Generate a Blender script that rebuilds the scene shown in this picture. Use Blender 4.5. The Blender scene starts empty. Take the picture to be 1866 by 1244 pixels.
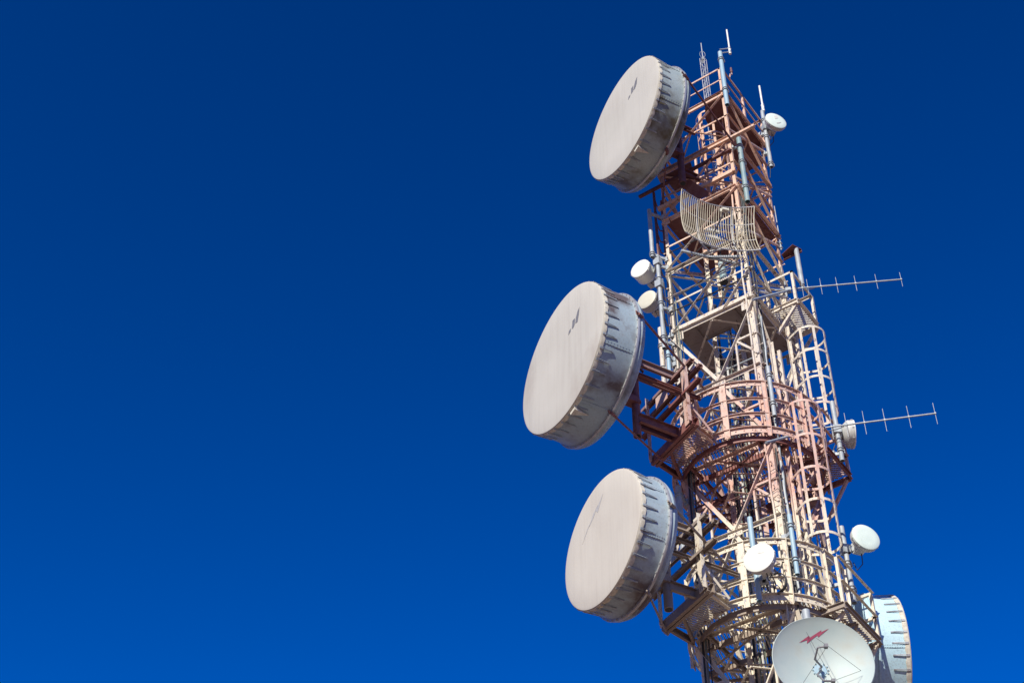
import bpy, bmesh, math, random
from mathutils import Vector as V, Matrix
random.seed(7)
S = bpy.context.scene
R_ = math.radians
# ------------------------------------------------------------------ camera, sky, sun, exposure
# World axes: the tower stands on the origin, X and Y along its two visible faces, Z up, metres.
CAM = V((-22.95271, -10.71321, 1.6))
RT = V((0.58205, -0.81304, 0.01371)); UP = V((-0.58044, -0.40361, 0.70724)); FW = V((0.56948, 0.41961, 0.70684))
FPX = 2861.42                       # focal length in pixels of an 1866 px wide frame
cd = bpy.data.cameras.new('camera'); cam = bpy.data.objects.new('camera', cd); S.collection.objects.link(cam)
M3 = Matrix((RT, UP, -FW)).transposed()
cam.matrix_world = Matrix.Translation(CAM) @ M3.to_4x4()
cd.sensor_width = 36; cd.lens = FPX/1866*36; cd.clip_start = .1; cd.clip_end = 5000
S.camera = cam
SUN_AZ, SUN_EL = 194, 31            # azimuth counted from +X towards +Y
sd = V((math.cos(R_(SUN_AZ))*math.cos(R_(SUN_EL)), math.sin(R_(SUN_AZ))*math.cos(R_(SUN_EL)), math.sin(R_(SUN_EL))))
sl = bpy.data.lights.new('sun', 'SUN'); sl.energy = 5.0; sl.angle = R_(.5); sl.color = (1, .93, .79)
so = bpy.data.objects.new('sun', sl); S.collection.objects.link(so)
so.rotation_euler = sd.to_track_quat('Z', 'Y').to_euler(); so.location = (-40, 10, 60)
W = bpy.data.worlds.new('World'); S.world = W; W.use_nodes = True
nt = W.node_tree; nt.nodes.clear()
sk = nt.nodes.new('ShaderNodeTexSky'); sk.sky_type = 'NISHITA'; sk.sun_disc = False
sk.sun_elevation = R_(SUN_EL); sk.sun_rotation = R_(90-SUN_AZ); sk.altitude = 1500; sk.air_density = 1.0; sk.dust_density = .3; sk.ozone_density = 3
mx = nt.nodes.new('ShaderNodeMix'); mx.data_type = 'RGBA'; mx.blend_type = 'MULTIPLY'; mx.inputs[0].default_value = 1
gmn = nt.nodes.new('ShaderNodeGamma'); gmn.inputs[1].default_value = 1.75
mx.inputs[7].default_value = (.0, .370, .592, 1)     # deep polarised blue of the photograph
cap = nt.nodes.new('ShaderNodeMix'); cap.data_type = 'RGBA'; cap.blend_type = 'DARKEN'; cap.inputs[0].default_value = 1; cap.inputs[7].default_value = (.3, 1.0, 4.4, 1)   # horizon out of frame held down to cut ambient light, still a blue sky
bg = nt.nodes.new('ShaderNodeBackground'); bg.inputs[1].default_value = .12
wo = nt.nodes.new('ShaderNodeOutputWorld')
nt.links.new(sk.outputs[0], gmn.inputs[0]); nt.links.new(gmn.outputs[0], mx.inputs[6]); nt.links.new(mx.outputs[2], cap.inputs[6]); nt.links.new(cap.outputs[2], bg.inputs[0]); nt.links.new(bg.outputs[0], wo.inputs[0])
S.view_settings.view_transform = 'Standard'; S.view_settings.look = 'None'; S.view_settings.exposure = 0.12; S.view_settings.gamma = 1

# ------------------------------------------------------------------ surveying helpers
def ray(x, y): return ((x-933)*RT-(y-622)*UP+FPX*FW).normalized()
def onX(x, y, X=-1.0): d = ray(x, y); return CAM+d*((X-CAM.x)/d.x)
def onY(x, y, Y=-1.0): d = ray(x, y); return CAM+d*((Y-CAM.y)/d.y)
def onZ(x, y, Z): d = ray(x, y); return CAM+d*((Z-CAM.z)/d.z)
def cr(x0, y0, s, pts): return [(x0+a*s, y0+b*s) for a, b in pts]
def az(a): return V((math.cos(R_(a)), math.sin(R_(a)), 0))
Zv = V((0, 0, 1))

# ------------------------------------------------------------------ materials
def mat(name, rough=.6, metal=0.0):
    m = bpy.data.materials.new(name); m.use_nodes = True
    b = m.node_tree.nodes['Principled BSDF']; b.inputs['Roughness'].default_value = rough; b.inputs['Metallic'].default_value = metal
    return m, m.node_tree, b
def N(t, typ, **k):
    n = t.nodes.new(typ)
    for a, v in k.items(): setattr(n, a, v)
    return n
def noise(t, scale, detail=4, rough=.6, stretch=None, dim=None):
    g = N(t, 'ShaderNodeNewGeometry'); src = g.outputs['Position']
    if stretch:
        mp = N(t, 'ShaderNodeMapping'); mp.inputs['Scale'].default_value = stretch
        t.links.new(src, mp.inputs[0]); src = mp.outputs[0]
    n = N(t, 'ShaderNodeTexNoise'); n.inputs['Scale'].default_value = scale; n.inputs['Detail'].default_value = detail; n.inputs['Roughness'].default_value = rough
    t.links.new(src, n.inputs['Vector']); return n.outputs['Fac']
def ramp(t, fac, stops):
    r = N(t, 'ShaderNodeValToRGB'); e = r.color_ramp.elements
    while len(e) < len(stops): e.new(.5)
    for i, (p, c) in enumerate(stops):
        e[i].position = p; e[i].color = (*c, 1) if len(c) == 3 else c
    t.links.new(fac, r.inputs[0]); return r.outputs[0]
def mix(t, fac, a, b, mode='MIX'):
    m = N(t, 'ShaderNodeMix', data_type='RGBA', blend_type=mode)
    for s, v in ((m.inputs[0], fac), (m.inputs[6], a), (m.inputs[7], b)):
        if isinstance(v, (int, float)): s.default_value = v
        elif isinstance(v, tuple): s.default_value = (*v, 1)
        else: t.links.new(v, s)
    return m.outputs[2]
def banded(name, bands, wear, rust, rough=.6, ch=.5):
    """faded aviation bands by height, chalky patches, scratches to grey steel, rust"""
    m, t, b = mat(name, rough)
    g = N(t, 'ShaderNodeNewGeometry'); sp = N(t, 'ShaderNodeSeparateXYZ'); t.links.new(g.outputs['Position'], sp.inputs[0])
    w = noise(t, .9, 3); a1 = N(t, 'ShaderNodeMath', operation='MULTIPLY_ADD'); t.links.new(w, a1.inputs[0]); a1.inputs[1].default_value = .8; t.links.new(sp.outputs[2], a1.inputs[2])
    mr = N(t, 'ShaderNodeMapRange'); t.links.new(a1.outputs[0], mr.inputs[0]); mr.inputs[1].default_value = 10.4; mr.inputs[2].default_value = 40.4
    st = []
    for i, (z, c) in enumerate(bands): st.append((max(0, (z-10)/30), c))
    r = ramp(t, mr.outputs[0], st)
    chalk = ramp(t, noise(t, 7, 5, .7), [(.35, (0, 0, 0)), (.75, (1, 1, 1))])
    c1 = mix(t, chalk, r, mix(t, ch, r, (.74, .69, .62)))
    sc = ramp(t, noise(t, 16, 6, .8, (1, 1, .3)), [(wear, (0, 0, 0)), (wear+.05, (1, 1, 1))])
    c2 = mix(t, sc, c1, (.33, .345, .38))
    ru = ramp(t, noise(t, 9, 7, .8, (1, 1, .5)), [(rust, (0, 0, 0)), (rust+.07, (1, 1, 1))])
    c3 = mix(t, ru, c2, (.17, .06, .03))
    t.links.new(c3, b.inputs['Base Color'])
    bp = N(t, 'ShaderNodeBump'); bp.inputs['Strength'].default_value = .15; bp.inputs['Distance'].default_value = .01
    t.links.new(noise(t, 60, 4), bp.inputs['Height']); t.links.new(bp.outputs[0], b.inputs['Normal'])
    return m
WH = (.74, .66, .52); PK = (.61, .36, .30); RD = (.72, .42, .29)
PAINT = banded('faded_tower_paint', [(10, (.76, .69, .53)), (20.5, (.74, .66, .52)), (21.3, PK), (23.6, PK), (24.6, (.60, .52, .45)), (28.9, WH), (29.6, RD), (40, RD)], .565, .560)
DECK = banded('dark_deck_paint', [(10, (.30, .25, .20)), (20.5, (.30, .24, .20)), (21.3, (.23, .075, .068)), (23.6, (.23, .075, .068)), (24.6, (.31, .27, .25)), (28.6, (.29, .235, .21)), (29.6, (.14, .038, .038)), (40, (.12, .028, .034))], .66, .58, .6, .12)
GRATE = banded('faded_grating_paint', [(10, (.60, .55, .44)), (20.5, (.58, .52, .42)), (21.3, (.46, .27, .21)), (23.6, (.46, .27, .21)), (24.6, (.62, .57, .48)), (40, (.62, .57, .48))], .60, .56)
def simple(name, c1, c2, scale=6, rough=.5, metal=0., stretch=None, spots=None):
    m, t, b = mat(name, rough, metal)
    col = ramp(t, noise(t, scale, 5, .65, stretch), [(.35, c1), (.68, c2)])
    if spots: col = mix(t, ramp(t, noise(t, spots[0], 5, .7), [(spots[1], (0, 0, 0)), (spots[1]+.08, (1, 1, 1))]), col, spots[2])
    t.links.new(col, b.inputs['Base Color'])
    return m
GALV = simple('galvanised_steel', (.30, .34, .38), (.48, .52, .55), 9, .6, .12, (1, 1, .4), (14, .66, (.22, .17, .12)))
BLUEP = simple('pale_blue_paint', (.28, .44, .55), (.42, .56, .64), 5, .5, 0, (1, 1, .3), (18, .64, (.32, .28, .26)))
TEAL = simple('weathered_teal_paint', (.16, .30, .34), (.36, .42, .44), 7, .5, 0, (1, 1, .3), (12, .60, (.34, .30, .27)))
WHITE = simple('white_radome', (.80, .82, .77), (.86, .87, .82), 3, .45)
PALEC = simple('pale_cyan_radome', (.68, .80, .74), (.74, .85, .79), 2.5, .45, 0, None, (4, .6, (.62, .72, .66)))
CREAMW = simple('cream_radome', (.60, .58, .47), (.66, .64, .54), 3, .5)
OFFW = simple('offwhite_housing', (.52, .53, .52), (.66, .66, .64), 8, .5, 0, None, (10, .66, (.30, .27, .22)))
BLACK = simple('black_cable', (.02, .02, .022), (.05, .05, .055), 6, .5)
GREEN = simple('grey_green_cable', (.12, .15, .13), (.24, .27, .23), 6, .5)
YELL = simple('yellow_cable', (.35, .24, .05), (.45, .33, .08), 6, .5)
ALU = simple('dull_aluminium', (.42, .43, .46), (.60, .60, .60), 12, .4, .4)
PALEM = simple('very_pale_grey_mark', (.66, .66, .62), (.72, .72, .68), 30, .6)
RODS = simple('dull_cream_rods', (.40, .36, .26), (.56, .50, .37), 14, .5)
MARK = simple('grey_mark', (.16, .16, .18), (.24, .24, .26), 12, .6)
MARKL = simple('pale_grey_mark', (.40, .40, .41), (.50, .48, .46), 40, .6)
MAROON = simple('maroon_mark', (.36, .06, .12), (.44, .09, .16), 9, .6)
def radome_mat(name, c0, c1, streak, smudge, off):
    """tensioned fabric: slow fading, fine weave lines, rain streaks, smudges and bird dirt"""
    m, t, b = mat(name, .75)
    def nz(scale, det, ro, st): 
        g = N(t, 'ShaderNodeNewGeometry'); mp = N(t, 'ShaderNodeMapping'); mp.inputs['Scale'].default_value = st; mp.inputs['Location'].default_value = (off, off*1.7, off*.6)
        t.links.new(g.outputs['Position'], mp.inputs[0]); n = N(t, 'ShaderNodeTexNoise'); n.inputs['Scale'].default_value = scale; n.inputs['Detail'].default_value = det; n.inputs['Roughness'].default_value = ro
        t.links.new(mp.outputs[0], n.inputs['Vector']); return n.outputs['Fac']
    c = ramp(t, nz(.7, 4, .55, (1, 1, 1)), [(.3, c0), (.7, c1)])
    c = mix(t, ramp(t, nz(4.5, 5, .6, (3, 3, .10)), [(.48, (0, 0, 0)), (.80, (streak,)*3)]), c, (.34, .30, .265))
    c = mix(t, ramp(t, nz(9, 3, .5, (3, 3, .05)), [(.45, (0, 0, 0)), (.75, (streak*.7,)*3)]), c, (.60, .58, .53))
    c = mix(t, ramp(t, nz(.8, 6, .6, (1, 1, .55)), [(.52, (0, 0, 0)), (.72, (smudge,)*3)]), c, (.38, .33, .29))
    c = mix(t, ramp(t, nz(7, 5, .75, (1.6, 1.6, .5)), [(.68, (0, 0, 0)), (.75, (smudge,)*3)]), c, (.24, .21, .19))
    t.links.new(c, b.inputs['Base Color'])
    bp = N(t, 'ShaderNodeBump'); bp.inputs['Strength'].default_value = .10; bp.inputs['Distance'].default_value = .02; t.links.new(nz(40, 3, .6, (1, 1, .4)), bp.inputs['Height']); t.links.new(bp.outputs[0], b.inputs['Normal'])
    return m
RADOME = radome_mat('dirty_fabric_radome', (.52, .50, .45), (.575, .555, .505), .32, .55, 3)
RADOMEG = radome_mat('greyish_fabric_radome', (.53, .515, .465), (.585, .565, .515), .22, .25, 11)
RADOMEB = radome_mat('beige_fabric_radome', (.56, .52, .455), (.60, .565, .50), .22, .28, 23)
LIP = simple('cream_fabric_lip', (.52, .48, .39), (.74, .71, .62), 18, .8)
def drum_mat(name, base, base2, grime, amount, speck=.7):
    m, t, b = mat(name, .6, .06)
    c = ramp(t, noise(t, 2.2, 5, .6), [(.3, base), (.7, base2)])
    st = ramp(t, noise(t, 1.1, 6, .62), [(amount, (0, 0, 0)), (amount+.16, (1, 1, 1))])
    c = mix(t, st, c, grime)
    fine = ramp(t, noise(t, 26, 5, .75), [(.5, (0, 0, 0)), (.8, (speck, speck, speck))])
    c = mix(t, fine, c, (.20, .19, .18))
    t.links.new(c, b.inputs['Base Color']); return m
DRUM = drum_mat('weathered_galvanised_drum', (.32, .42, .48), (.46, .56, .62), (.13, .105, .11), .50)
DRUMG = drum_mat('mossy_galvanised_drum', (.31, .39, .41), (.45, .53, .54), (.13, .115, .075), .46)
DRUMB = drum_mat('clean_pale_blue_drum', (.44, .65, .76), (.54, .75, .84), (.34, .46, .50), .66)
SOLID = drum_mat('weathered_solid_reflector', (.41, .505, .51), (.49, .555, .54), (.43, .46, .42), .55, .05)

# ------------------------------------------------------------------ mesh helpers
col = S.collection
class G:
    def __init__(s): s.v = []; s.f = []
    def add(s, vs, fs):
        o = len(s.v); s.v += [tuple(p) for p in vs]; s.f += [tuple(i+o for i in f) for f in fs]
    def sweep(s, pts, prof, u0=None, closed=False, cap=True):
        """sweep a closed 2D profile [(a,b)] along a polyline; a runs along u, b along w"""
        pts = [V(p) for p in pts]; n = len(pts); k = len(prof); vs = []; u = V(u0) if u0 else None
        for i, p in enumerate(pts):
            if closed: d = pts[(i+1) % n]-pts[i-1]
            else: d = pts[min(i+1, n-1)]-pts[max(i-1, 0)]
            d.normalize()
            if u is None:
                u = Zv if abs(d.z) < .9 else V((1, 0, 0))
            uu = u-d*u.dot(d)
            if uu.length < 1e-4: uu = V((1, 0, 0))-d*d.x
            uu.normalize(); w = d.cross(uu)
            if not u0: u = uu
            vs += [p+uu*a+w*b for a, b in prof]
        fs = []
        for i in range(n if closed else n-1):
            j = (i+1) % n
            for q in range(k): fs.append((i*k+q, i*k+(q+1) % k, j*k+(q+1) % k, j*k+q))
        if not closed and cap: fs += [tuple(range(k-1, -1, -1)), tuple((n-1)*k+q for q in range(k))]
        s.add(vs, fs)
    def tube(s, pts, r, n=8, closed=False): s.sweep(pts, [(r*math.cos(2*math.pi*i/n), r*math.sin(2*math.pi*i/n)) for i in range(n)], None, closed)
    def bar(s, a, b, w, h, up=None): s.sweep([a, b], [(-h/2, -w/2), (h/2, -w/2), (h/2, w/2), (-h/2, w/2)], up)
    def angle(s, a, b, w, t, up, flip=1):
        f = flip; p = [(0, 0), (w, 0), (w, f*t), (t, f*t), (t, f*w), (0, f*w)]
        s.sweep([a, b], p if f > 0 else p[::-1], up)
    def channel(s, a, b, h, w, t, up=Zv, flip=1):
        f = flip; p = [(-h/2, 0), (h/2, 0), (h/2, f*w), (h/2-t, f*w), (h/2-t, f*t), (-h/2+t, f*t), (-h/2+t, f*w), (-h/2, f*w)]
        s.sweep([a, b], p if f > 0 else p[::-1], up)
    def box(s, c, x, y, z, sx, sy, sz):
        c = V(c); vs = [c+x*(i*sx/2)+y*(j*sy/2)+z*(k*sz/2) for i in (-1, 1) for j in (-1, 1) for k in (-1, 1)]
        s.add(vs, [(0, 1, 3, 2), (4, 6, 7, 5), (0, 4, 5, 1), (2, 3, 7, 6), (0, 2, 6, 4), (1, 5, 7, 3)])
    def plate(s, poly, t, nrm):
        poly = [V(p) for p in poly]; nrm = V(nrm).normalized()*t/2; k = len(poly)
        s.add([p+nrm for p in poly]+[p-nrm for p in poly], [tuple(range(k)), tuple(range(2*k-1, k-1, -1))]+[(i, i+k, (i+1) % k+k, (i+1) % k) for i in range(k)])
    def lathe(s, prof, n=64, closed=False):
        """revolve [(x, r)] about local X"""
        vs = []; k = len(prof)
        for i in range(n):
            a = 2*math.pi*i/n; vs += [V((x, r*math.cos(a), r*math.sin(a))) for x, r in prof]
        fs = []
        for i in range(n):
            j = (i+1) % n
            for q in range(k if closed else k-1):
                q2 = (q+1) % k; fs.append((i*k+q, i*k+q2, j*k+q2, j*k+q))
        s.add(vs, fs)
    def disc(s, x, r, n=64, flip=False):
        vs = [V((x, r*math.cos(2*math.pi*i/n), r*math.sin(2*math.pi*i/n))) for i in range(n)]
        s.add(vs, [tuple(range(n)) if not flip else tuple(range(n-1, -1, -1))])
    def mesh(s, name, m, smooth=False):
        me = bpy.data.meshes.new(name); me.from_pydata(s.v, [], s.f); me.validate()
        bm = bmesh.new(); bm.from_mesh(me); bmesh.ops.recalc_face_normals(bm, faces=bm.faces)
        if smooth:
            for f in bm.faces: f.smooth = True
            for e in bm.edges:
                if len(e.link_faces) == 2 and e.calc_face_angle(0) > .6: e.smooth = False
        bm.to_mesh(me); bm.free(); me.materials.append(m); return me
    def out(s, name, m, parent=None, smooth=False):
        """link as one object; the coordinates are world coordinates (parent's inverse undoes its placement)"""
        o = bpy.data.objects.new(name, s.mesh(name, m, smooth)); col.objects.link(o)
        if parent:
            o.parent = parent
            if parent.get('_loc'): o.matrix_parent_inverse = Matrix.Translation(-V(parent['_loc']))
        return o
    def loc(s, name, m, parent, smooth=True):
        """link with coordinates local to the parent"""
        o = bpy.data.objects.new(name, s.mesh(name, m, smooth)); col.objects.link(o); o.parent = parent; return o
def thing(name, label, cat, loc=(0, 0, 0), rotz=None, group=None):
    o = bpy.data.objects.new(name, None); col.objects.link(o); o.location = loc; o.empty_display_size = .2
    o['label'] = label; o['category'] = cat
    if group: o['group'] = group
    if rotz is not None: o.rotation_euler = (0, 0, rotz)
    else: o['_loc'] = tuple(loc)
    return o
def tag(o, label, cat, group=None):
    o['label'] = label; o['category'] = cat
    if group: o['group'] = group
    return o
def circ(c, r, a0, a1, n, z=None):
    c = V(c); return [V((c.x+r*math.cos(R_(a0+(a1-a0)*i/n)), c.y+r*math.sin(R_(a0+(a1-a0)*i/n)), c.z)) for i in range(n+1)]
def ring_pts(r, z, n=72): return circ((0, 0, z), r, 0, 360, n)[:-1]

# ------------------------------------------------------------------ ground
g = G(); s_ = 600
nn = 40
gm, t, b = mat('dry_soil', .95)
t.links.new(ramp(t, noise(t, .15, 8, .6), [(.3, (.17, .10, .075)), (.7, (.24, .155, .11))]), b.inputs['Base Color'])
g.add([V((-s_+2*s_*i/nn, -s_+2*s_*j/nn, random.uniform(-.25, 0) if abs(i-20)+abs(j-20) > 3 else 0)) for i in range(nn+1) for j in range(nn+1)], [(i*(nn+1)+j, (i+1)*(nn+1)+j, (i+1)*(nn+1)+j+1, i*(nn+1)+j+1) for i in range(nn) for j in range(nn)])
ground = g.out('ground', gm); ground['kind'] = 'structure'

# ------------------------------------------------------------------ lattice tower
tower = thing('lattice_tower', 'tall square steel lattice tower in faded pink and cream paint', 'lattice tower')
CN = {'N': V((-1, -1, 0)), 'R': V((1, -1, 0)), 'L': V((-1, 1, 0)), 'F': V((1, 1, 0))}
FACES = [('N', 'L'), ('N', 'R'), ('L', 'F'), ('R', 'F')]
def at(c, z): p = CN[c] if isinstance(c, str) else c; return V((p.x, p.y, z))
def inw(c): return V((-math.copysign(1, c.x), 0, 0)), V((0, -math.copysign(1, c.y), 0))
for c in 'NRLF':
    g = G(); x, y = inw(CN[c])
    for z0, z1, w, th in ((0, 26.47, .125, .014), (26.47, 34.35, .078, .010)):
        p = CN[c]
        a, b2 = x, y
        prof = [(0, 0), (w, 0), (w, th), (th, th), (th, w), (0, w)]
        vs = []
        for z in (z0, z1): vs += [V((p.x, p.y, z))+a*u+b2*v for u, v in prof]
        k = 6; g.add(vs, [(i, (i+1) % k, k+(i+1) % k, k+i) for i in range(k)]+[tuple(range(k-1, -1, -1)), tuple(range(k, 2*k))])
    for z in (20.48+.5, 24.47-.6, 28.9, 16.9):      # splice plates
        g.box(p+x*.07+y*(-.008)+Zv*z, x, y, Zv, .11, .014, .5); g.box(p+y*.07+x*(-.008)+Zv*z, x, y, Zv, .014, .11, .5)
    for k in range(int((30-13)/.3)):
        z = 13.1+k*.3; d_ = -x if k % 2 else -y; q_ = p+(y if k % 2 else x)*.05+Zv*z
        g.tube([q_, q_+d_*.085], .008, 5); g.box(q_+d_*.08, x, y, Zv, .026, .026, .026)
    g.out('leg', PAINT, tower)
def face_out(a, b2):      # outward normal of the face between two corners
    m = (CN[a]+CN[b2])/2; return m.normalized()
def brace(name, p, q, w, off, nrm, flip=1, t=.009, parent=None, m=None):
    g = G(); o = nrm*off; d = (q-p).normalized()
    up_ = nrm.cross(d); up_ = -up_ if up_.z < 0 else up_
    f_ = 1 if d.cross(up_).dot(nrm) > 0 else -1
    g.angle(p+o-up_*w/2, q+o-up_*w/2, w, t, up_, f_*(1 if w > .055 else -1)); return g.out(name, m or PAINT, parent or tower)
def bolt_grid(g, c, u, w, nrm, nu, nw, du, dw, r=.013):
    for i in range(nu):
        for j in range(nw):
            p = c+u*((i-(nu-1)/2)*du)+w*((j-(nw-1)/2)*dw); g.sweep([p, p+nrm*.016], [(r*math.cos(k*math.pi/3), r*math.sin(k*math.pi/3)) for k in range(6)])
def gusset(c, u, nrm, wdt, hgt, bolts=(3, 3)):
    g = G(); w = Zv; h, k = wdt/2, hgt/2
    h *= .8; k *= .8; g.plate([c-u*h-w*k, c+u*h-w*k, c+u*h+w*k*.55, c+u*h*.45+w*k, c-u*h*.45+w*k, c-u*h+w*k*.55], .012, nrm)
    bolt_grid(g, c+nrm*.006, u, w, nrm, *bolts, wdt/5.2, hgt/5.2, .012)
    return g.out('gusset_plate', PAINT, tower)
ZL = [26.47, 24.47, 22.40, 20.48, 18.40, 16.38, 14.36]
for a, b2 in FACES:
    n = face_out(a, b2); A, B = CN[a], CN[b2]; Mid = (A+B)/2; u = (B-A).normalized()
    near = n.x < -.5 or n.y < -.5
    for i in range(len(ZL)-1):
        zt, zb = ZL[i], ZL[i+1]
        if i % 2 == 0:      # V bay: both top corners down to the middle of the bottom beam
            for c, fl in ((A, 1), (B, -1)):
                p, q = at(c, zt-.12), at(Mid, zb+.06)
                brace('diagonal_brace', p, q, .082, .012, n, fl)
                m1 = p.lerp(q, .5)
                brace('secondary_brace', m1, at(c, (zt+zb)/2-.03), .05, .03, n, fl, .006)
                brace('secondary_brace', m1, at(c, zb+.35).lerp(at(c, zb+.35), 1), .05, .034, n, -fl, .006)
            gusset(at(Mid, zb+.05)+n*.028, u, n, .40, .34, (4, 3))
            gusset(at(A, zt-.1)+u*.16+n*.02, u, n, .26, .36, (2, 4)); gusset(at(B, zt-.1)-u*.16+n*.02, u, n, .26, .36, (2, 4))
        else:               # inverted V bay behind the round guard rails
            for c, fl in ((A, -1), (B, 1)):
                brace('diagonal_brace', at(Mid, zt-.06), at(c, zb+.15), .085, .012, n, fl)
            for c, s_ in ((A, 1), (B, -1)): gusset(at(c, zb+.12)+u*s_*.15+n*.02, u, n, .26, .34, (2, 3))
    for i in range(len(ZL)-1):
        zt, zb = ZL[i], ZL[i+1]; zm = (zt+zb)/2
        if i % 2 == 0:
            for s_ in (-.5, .5):
                h0 = at(Mid+u*s_, zm); brace('secondary_brace', at(Mid+u*s_, zb+.05), h0, .04, .036, n, 1, .005)
        else:
            brace('secondary_brace', at(A, zm), at(B, zm), .05, .03, n, 1, .006)
            brace('secondary_brace', at(Mid, zt), at(Mid, zm), .04, .036, n, 1, .005)
    for i, z in enumerate(ZL[:-1]):
        g = G(); d_ = (at(B, z)-at(A, z)).normalized(); g.angle(at(A, z)-n*.0+Zv*.045, at(B, z)-n*.0+Zv*.045, .075, .008, -Zv, 1 if d_.cross(-Zv).dot(n) > 0 else -1); g.out('horizontal_beam', PAINT, tower)
    # upper bays, one diagonal each
    ZU = [26.47, 28.55, 30.34, 32.2, 34.0]
    for i in range(4):
        z0, z1 = ZU[i], ZU[i+1]
        if a == 'N' and b2 == 'R': p, q = at(A, z1-.05), at(B, z0+.08)
        elif a == 'N': p, q = at(B, z0+.08), at(A, z1-.05)
        elif i % 2: p, q = at(A, z0+.08), at(B, z1-.05)
        else: p, q = at(B, z0+.08), at(A, z1-.05)
        brace('diagonal_brace', p, q, .062, .01, n, 1, .007)
        if a == 'N' and b2 == 'R' or (b2 == 'F' and i > 1): brace('diagonal_brace', at(B, z1-.3), at(A, z0+.3), .045, .02, n, -1, .006)
        g = G(); d_ = (B-A).normalized(); g.angle(at(A, z1), at(B, z1), .075, .008, -Zv, 1 if d_.cross(-Zv).dot(n) > 0 else -1); g.out('horizontal_beam', PAINT, tower)
        zm = (z0+z1)/2
        g = G(); g.angle(at(A, zm)-n*.0, at(B, zm)-n*.0, .05, .006, -Zv, -1); g.out('secondary_brace', PAINT, tower)
        for c, s_ in ((A, 1), (B, -1)): gusset(at(c, z1-.05)+u*s_*.1+n*.016, u, n, .18, .22, (2, 2))
    # coarse bracing of the part below the frame
    for i in range(5):
        zt, zb = 14.36-i*2.8, 14.36-(i+1)*2.8
        brace('lower_brace', at(A, zt), at(B, zb+.1), .1, .012, n, 1); brace('lower_brace', at(B, zt), at(A, zb+.1), .1, .03, n, -1)
        g = G(); g.channel(at(A, zt)-n*.03, at(B, zt)-n*.03, .12, .05, .008); g.out('horizontal_beam', PAINT, tower)
# plan bracing between the legs
for z in (32.2, 28.55, 24.47, 20.48, 16.38):
    g = G(); g.angle(at('N', z-.07), at('F', z-.07), .06, .007, Zv, 1); g.out('plan_brace', PAINT, tower)
    g = G(); g.angle(at('L', z-.14), at('R', z-.14), .06, .007, Zv, 1); g.out('plan_brace', PAINT, tower)
for i in range(len(ZL)-1):
    for z in ((ZL[i]+ZL[i+1])/2+.06, ZL[i]-.10):
        ms = [V((-1, 0, z)), V((0, -1, z)), V((1, 0, z)), V((0, 1, z))]
        for k in range(4): g = G(); g.angle(ms[k], ms[(k+1) % 4], .045, .006, Zv); g.out('plan_brace', PAINT, tower)
for z in (27.5, 29.4, 31.3, 33.1):
    ms = [V((-1, 0, z)), V((0, -1, z)), V((1, 0, z)), V((0, 1, z))]
    for k in range(4): g = G(); g.angle(ms[k], ms[(k+1) % 4], .035, .005, Zv); g.out('plan_brace', PAINT, tower)
# knee brace from the near leg to the deck edge, stub brackets
brace('knee_brace', at('N', 27.35), V((-1, -.3, 26.52)), .07, .03, V((-1, 0, 0)), 1, .008)

# ------------------------------------------------------------------ service platforms
def clip_poly(poly, x):     # y-interval of a convex polygon at x
    ys = []
    for i in range(len(poly)):
        a, b2 = poly[i], poly[(i+1) % len(poly)]
        if (a[0]-x)*(b2[0]-x) < 0: ys.append(a[1]+(b2[1]-a[1])*(x-a[0])/(b2[0]-a[0]))
    return (min(ys), max(ys)) if len(ys) >= 2 else None
def grating(poly, z, parent, ang=0, pitch=.05, m=None, name='deck_grating', holes=()):
    """bearing bars and cross rods clipped to a convex outline"""
    ca, sa = math.cos(R_(ang)), math.sin(R_(ang))
    pr = [(p[0]*ca+p[1]*sa, -p[0]*sa+p[1]*ca) for p in poly]
    hr = [[(p[0]*ca+p[1]*sa, -p[0]*sa+p[1]*ca) for p in h] for h in holes]
    back = lambda x, y, zz: V((x*ca-y*sa, x*sa+y*ca, zz))
    g = G(); x0, x1 = min(p[0] for p in pr), max(p[0] for p in pr); k = int((x1-x0)/pitch)
    for i in range(1, k+1):
        x = x0+i*pitch
        iv = clip_poly(pr, x)
        if not iv: continue
        segs = [iv]
        for h in hr:
            hv = clip_poly(h, x) if min(p[0] for p in h) < x < max(p[0] for p in h) else None
            if hv: segs = [s2 for s in segs for s2 in ((s[0], min(s[1], hv[0])), (max(s[0], hv[1]), s[1])) if s2[1]-s2[0] > .02]
        for s in segs: g.bar(back(x, s[0], z), back(x, s[1], z), .018, .028, Zv)
    prt = [(p[1], p[0]) for p in pr]; y0, y1 = min(p[0] for p in prt), max(p[0] for p in prt)
    for i in range(1, int((y1-y0)/.12)+1):
        y = y0+i*.12; iv = clip_poly(prt, y)
        if iv and not hr: g.bar(back(iv[0], y, z+.006), back(iv[1], y, z+.006), .006, .006, Zv)
    return g.out(name, m or DECK, parent)
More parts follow.
